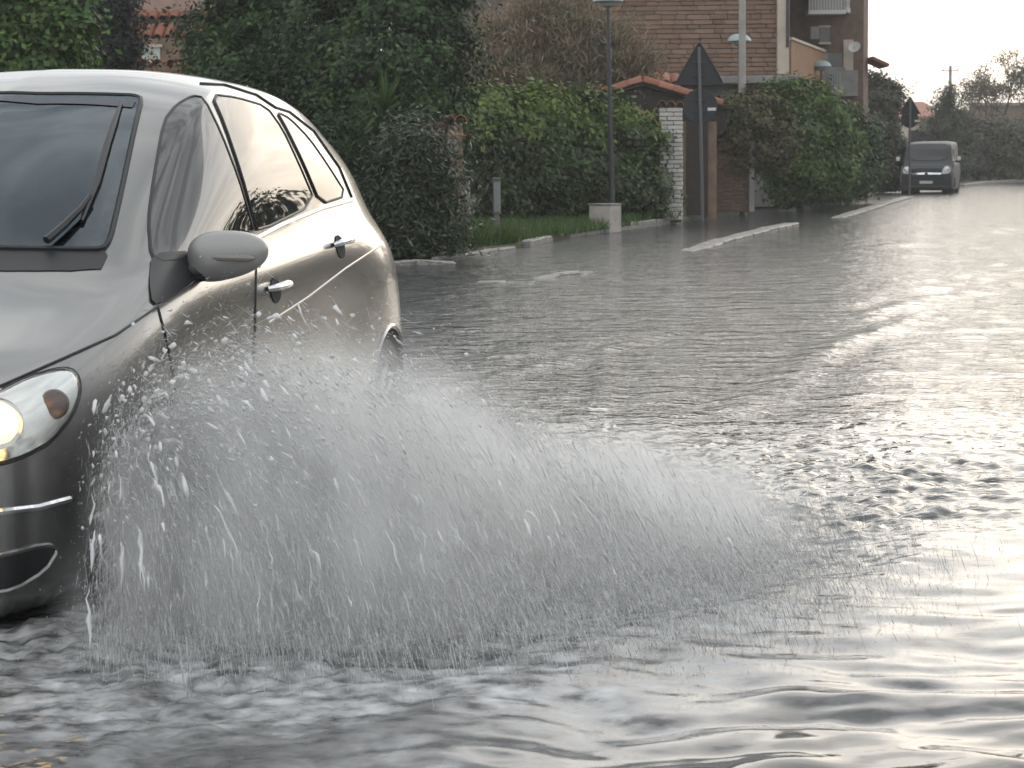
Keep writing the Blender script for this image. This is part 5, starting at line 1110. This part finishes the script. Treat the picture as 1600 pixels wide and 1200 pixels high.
def spindles(P, D, ln, rad):
    n = len(P); a = np.cross(D, np.array([.3, .2, .93])); a /= np.linalg.norm(a, axis=1, keepdims=True); b = np.cross(D, a); c = P + D * (ln * .12)[:, None]
    # slim four-sided drops: two crossed edges
    V = [P - D * (ln / 2)[:, None] + a * (rad * .5)[:, None], c + b * rad[:, None], c - b * rad[:, None] - a * (rad * .6)[:, None], P + D * (ln / 2)[:, None]]
    V = np.stack(V, 1).reshape(-1, 3); F = np.array([(0, 1, 2), (0, 3, 1), (0, 2, 3), (3, 2, 1)]); F = (np.arange(n)[:, None, None] * 4 + F[None]).reshape(-1, 3); return V, F
def spray():
    rng = np.random.default_rng(9); parts = []
    P, D, u, w = fan(105000, rng); ln = rng.gamma(1.5, .026, len(P)) + .008; parts.append((P + rng.normal(size=P.shape) * .025, D, ln, .0005 + .0010 * rng.random(len(P)) ** 2))                       # streaks
    P, D, u, w = fan(90000, rng, hp=1.0); parts.append((P + rng.normal(size=P.shape) * .05, D, .004 + .006 * rng.random(len(P)), .0008 + .0007 * rng.random(len(P))))       # fine drops
    P, D, u, w = fan(9000, rng, hp=.3); k = (u < .45); P, D = P[k], D[k]; parts.append((P + rng.normal(size=P.shape) * np.array([.04, .04, .035]), D, .012 + .03 * rng.random(len(P)) ** 2, .0025 + .004 * rng.random(len(P)) ** 2))   # coarse drops at the crown
    P, D, u, w = fan(9000, rng, rmin=.4, hp=1.8); P[:, 2] *= .6; parts.append((P * np.array([1.0, 1.03, 1]) + rng.normal(size=P.shape) * .08 * np.array([1, 1, .3]), D, .004 + .01 * rng.random(len(P)), .0008 + .0008 * rng.random(len(P))))
    # rear wheel, thinner
    n = 7000; t = rng.random(n); P = np.c_[2.5 + .8 * rng.random(n) + .5 * t, .92 + .55 * t * rng.random(n), .16 * np.sin(np.pi * t.clip(.1, .95)) * rng.random(n)]; D = rng.normal(size=(n, 3)) * .4 + np.array([.5, .5, .2]); D /= np.linalg.norm(D, axis=1, keepdims=True); parts.append((P, D, .012 + .03 * rng.random(n), .0013 + .0012 * rng.random(n)))
    P, D, L_, R_ = [np.concatenate(x) for x in zip(*parts)]; W_ = car_to_world(P); Dw = D[:, :1] * np.array(CXv) + D[:, 1:2] * np.array(CYv) + D[:, 2:] * np.array([0, 0, 1.]); k = W_[:, 2] > .004; V, F = spindles(W_[k], Dw[k], L_[k], R_[k])
    o = link('water_spray', npmesh('water_spray', V, F), M_spray); tag(o, 'fan of grey spray thrown sideways by the front wheel of the hatchback', 'spray', kind='stuff')
    # larger torn blobs and ligaments along the crest
    P, D, u, w = fan(2600, rng, hp=.16); k = (u < .4); P, D = P[k] + rng.normal(size=(k.sum(), 3)) * .035, D[k]; bm = bmesh.new(); bmesh.ops.create_icosphere(bm, subdivisions=1, radius=1); bv = np.array([v.co[:] for v in bm.verts]); bf = np.array([[v.index for v in f.verts] for f in bm.faces]); bm.free(); n = len(P)
    a = np.cross(D, np.array([.3, .2, .93])); a /= np.linalg.norm(a, axis=1, keepdims=True); b = np.cross(D, a); r = .002 + .0055 * rng.random(n) ** 2.2; st = 1 + 4.5 * rng.random(n) ** 2
    jit = 1 + .38 * rng.normal(size=(n, len(bv), 1)); q = bv[None] * jit; V = P[:, None] + (q[..., :1] * a[:, None] + q[..., 1:2] * b[:, None]) * r[:, None, None] + q[..., 2:] * D[:, None] * (r * st)[:, None, None]
    F = (bf[None] + np.arange(n)[:, None, None] * len(bv)).reshape(-1, 3); o = link('water_drops', npmesh('water_drops', car_to_world(V.reshape(-1, 3)), F), M_spray); o.data.shade_smooth(); tag(o, 'torn blobs of water flying along the crest of the spray', 'water drops', kind='stuff')
spray()
def ropes():
    """torn ropes and thin sheets of water flying out of the crest and the front edge"""
    rng = np.random.default_rng(19); P, D, u, w = fan(2300, rng, hp=.35); k = (u < .75) & ((w > .55) | (P[:, 0] < -.5) | (rng.random(len(u)) < .35)); P, D = P[k] + rng.normal(size=(k.sum(), 3)) * .02, D[k]; n = len(P); S = 7
    t = np.linspace(-.5, .5, S); ln = .04 + .15 * rng.random(n) ** 1.6; wd = .0014 + .0060 * rng.random(n) ** 3; ln = ln * np.where(P[:, 2] > .45, .35, np.where(P[:, 2] > .3, .65, 1.0))
    a = np.cross(D, rdir(n, rng)); a /= np.linalg.norm(a, axis=1, keepdims=True); b = np.cross(D, a); bend = rng.normal(size=(n, 1)) * .12; rows = []
    for i, s in enumerate(t):
        c = P + D * (ln * s)[:, None] + b * (ln * (s * s * 4 - .5) * bend[:, 0])[:, None] - np.array([0, 0, 1]) * (ln * s * s * .5)[:, None] + rng.normal(size=(n, 3)) * (ln * .02)[:, None]
        ww = wd * (1 - (2 * abs(s)) ** 2.5 * .92) * (.55 + .9 * rng.random(n)); tw = a * math.cos(s * 2.2) + b * math.sin(s * 2.2); th = np.cross(D, tw) * (ww * .35)[:, None]; rows += [c - tw * ww[:, None], c + th, c + tw * ww[:, None], c - th]
    V = np.stack(rows, 1); F = []
    for i in range(S - 1):
        for j in range(4): F.append((i * 4 + j, i * 4 + (j + 1) % 4, i * 4 + 4 + (j + 1) % 4, i * 4 + 4 + j))
    F = (np.array(F)[None] + np.arange(n)[:, None, None] * 4 * S).reshape(-1, 4); V = car_to_world(V.reshape(-1, 3)); V[:, 2] = V[:, 2].clip(.0, None)
    o = link('water_ropes', npmesh('water_ropes', V, F), M_spray); o.data.shade_smooth(); tag(o, 'torn ropes and thin sheets of water flying out of the spray', 'water', kind='stuff')
ropes()

def mist():
    """fine mist hanging in the fan of spray: a real volume with its own uneven density"""
    c0 = Vector((.15, 1.95, .40)); dim = (3.6, 2.1, .80)
    m = bpy.data.materials.new('spray_mist'); m.use_nodes = True; t = m.node_tree; t.nodes.clear(); n = t.nodes.new; l = t.links.new; o = n('ShaderNodeOutputMaterial'); v = n('ShaderNodeVolumePrincipled'); v.inputs['Color'].default_value = (.965, .965, .96, 1); v.inputs['Anisotropy'].default_value = .3
    co = n('ShaderNodeTexCoord'); 
    def ell(cx, cy, cz, rx, ry, rz):
        mp = n('ShaderNodeMapping'); mp.inputs['Location'].default_value = (-cx / rx, -cy / ry, -cz / rz); mp.inputs['Scale'].default_value = (1 / rx, 1 / ry, 1 / rz); l(co.outputs['Object'], mp.inputs[0]); ln = n('ShaderNodeVectorMath'); ln.operation = 'LENGTH'; l(mp.outputs[0], ln.inputs[0]); r = n('ShaderNodeMapRange'); r.interpolation_type = 'SMOOTHSTEP'; r.inputs[1].default_value = 1.0; r.inputs[2].default_value = .15; r.inputs[3].default_value = 0; r.inputs[4].default_value = 1; l(ln.outputs[1], r.inputs[0]); return r.outputs[0]
    # object axes: x back along the car, y to its right (so -y is away from the car), z up
    a = ell(-.30, .55, -.40, 1.15, .95, .82); b = ell(.50, .0, -.42, 1.25, 1.0, .46)
    mx = n('ShaderNodeMath'); mx.operation = 'MAXIMUM'; l(a, mx.inputs[0]); sc = n('ShaderNodeMath'); sc.operation = 'MULTIPLY'; sc.inputs[1].default_value = .75; l(b, sc.inputs[0]); l(sc.outputs[0], mx.inputs[1])
    mp = n('ShaderNodeMapping'); mp.inputs['Scale'].default_value = (7, 5, 2.2); mp.inputs['Rotation'].default_value = (.35, .2, 0); l(co.outputs['Object'], mp.inputs[0]); nz = n('ShaderNodeTexNoise'); nz.inputs['Scale'].default_value = 1.3; nz.inputs['Detail'].default_value = 4; l(mp.outputs[0], nz.inputs['Vector']); rp = n('ShaderNodeMapRange'); rp.inputs[1].default_value = .36; rp.inputs[2].default_value = .66; l(nz.outputs[0], rp.inputs[0])
    d1 = n('ShaderNodeMath'); d1.operation = 'MULTIPLY'; l(mx.outputs[0], d1.inputs[0]); l(rp.outputs[0], d1.inputs[1]); d2 = n('ShaderNodeMath'); d2.operation = 'MULTIPLY'; d2.inputs[1].default_value = MIST; l(d1.outputs[0], d2.inputs[0]); l(d2.outputs[0], v.inputs['Density']); l(v.outputs[0], o.inputs['Volume'])
    ob = MB().box((0, 0, 0), dim).build('spray_mist', m); ob.matrix_world = Matrix.Translation(Vector((CAR0.x, CAR0.y, 0))) @ CMAT.to_3x3().to_4x4() @ Matrix.Translation((c0.x, -c0.y, c0.z + .012)); tag(ob, 'soft white mist hanging in the spray beside the front wheel', 'mist', kind='stuff')
MIST = 15.0
mist()
# ================================================================== damp air
def haze():
    m = bpy.data.materials.new('haze'); m.use_nodes = True; t = m.node_tree; t.nodes.clear(); o = t.nodes.new('ShaderNodeOutputMaterial'); v = t.nodes.new('ShaderNodeVolumePrincipled'); v.inputs['Color'].default_value = (.96, .96, .95, 1); v.inputs['Density'].default_value = .0008; v.inputs['Anisotropy'].default_value = .35
    t.links.new(v.outputs[0], o.inputs['Volume']); h = MB().box((0, 0, 6.5), (640, 640, 15.2)).build('haze', m); tag(h, 'pale damp haze filling the street', 'haze', kind='stuff')
haze()
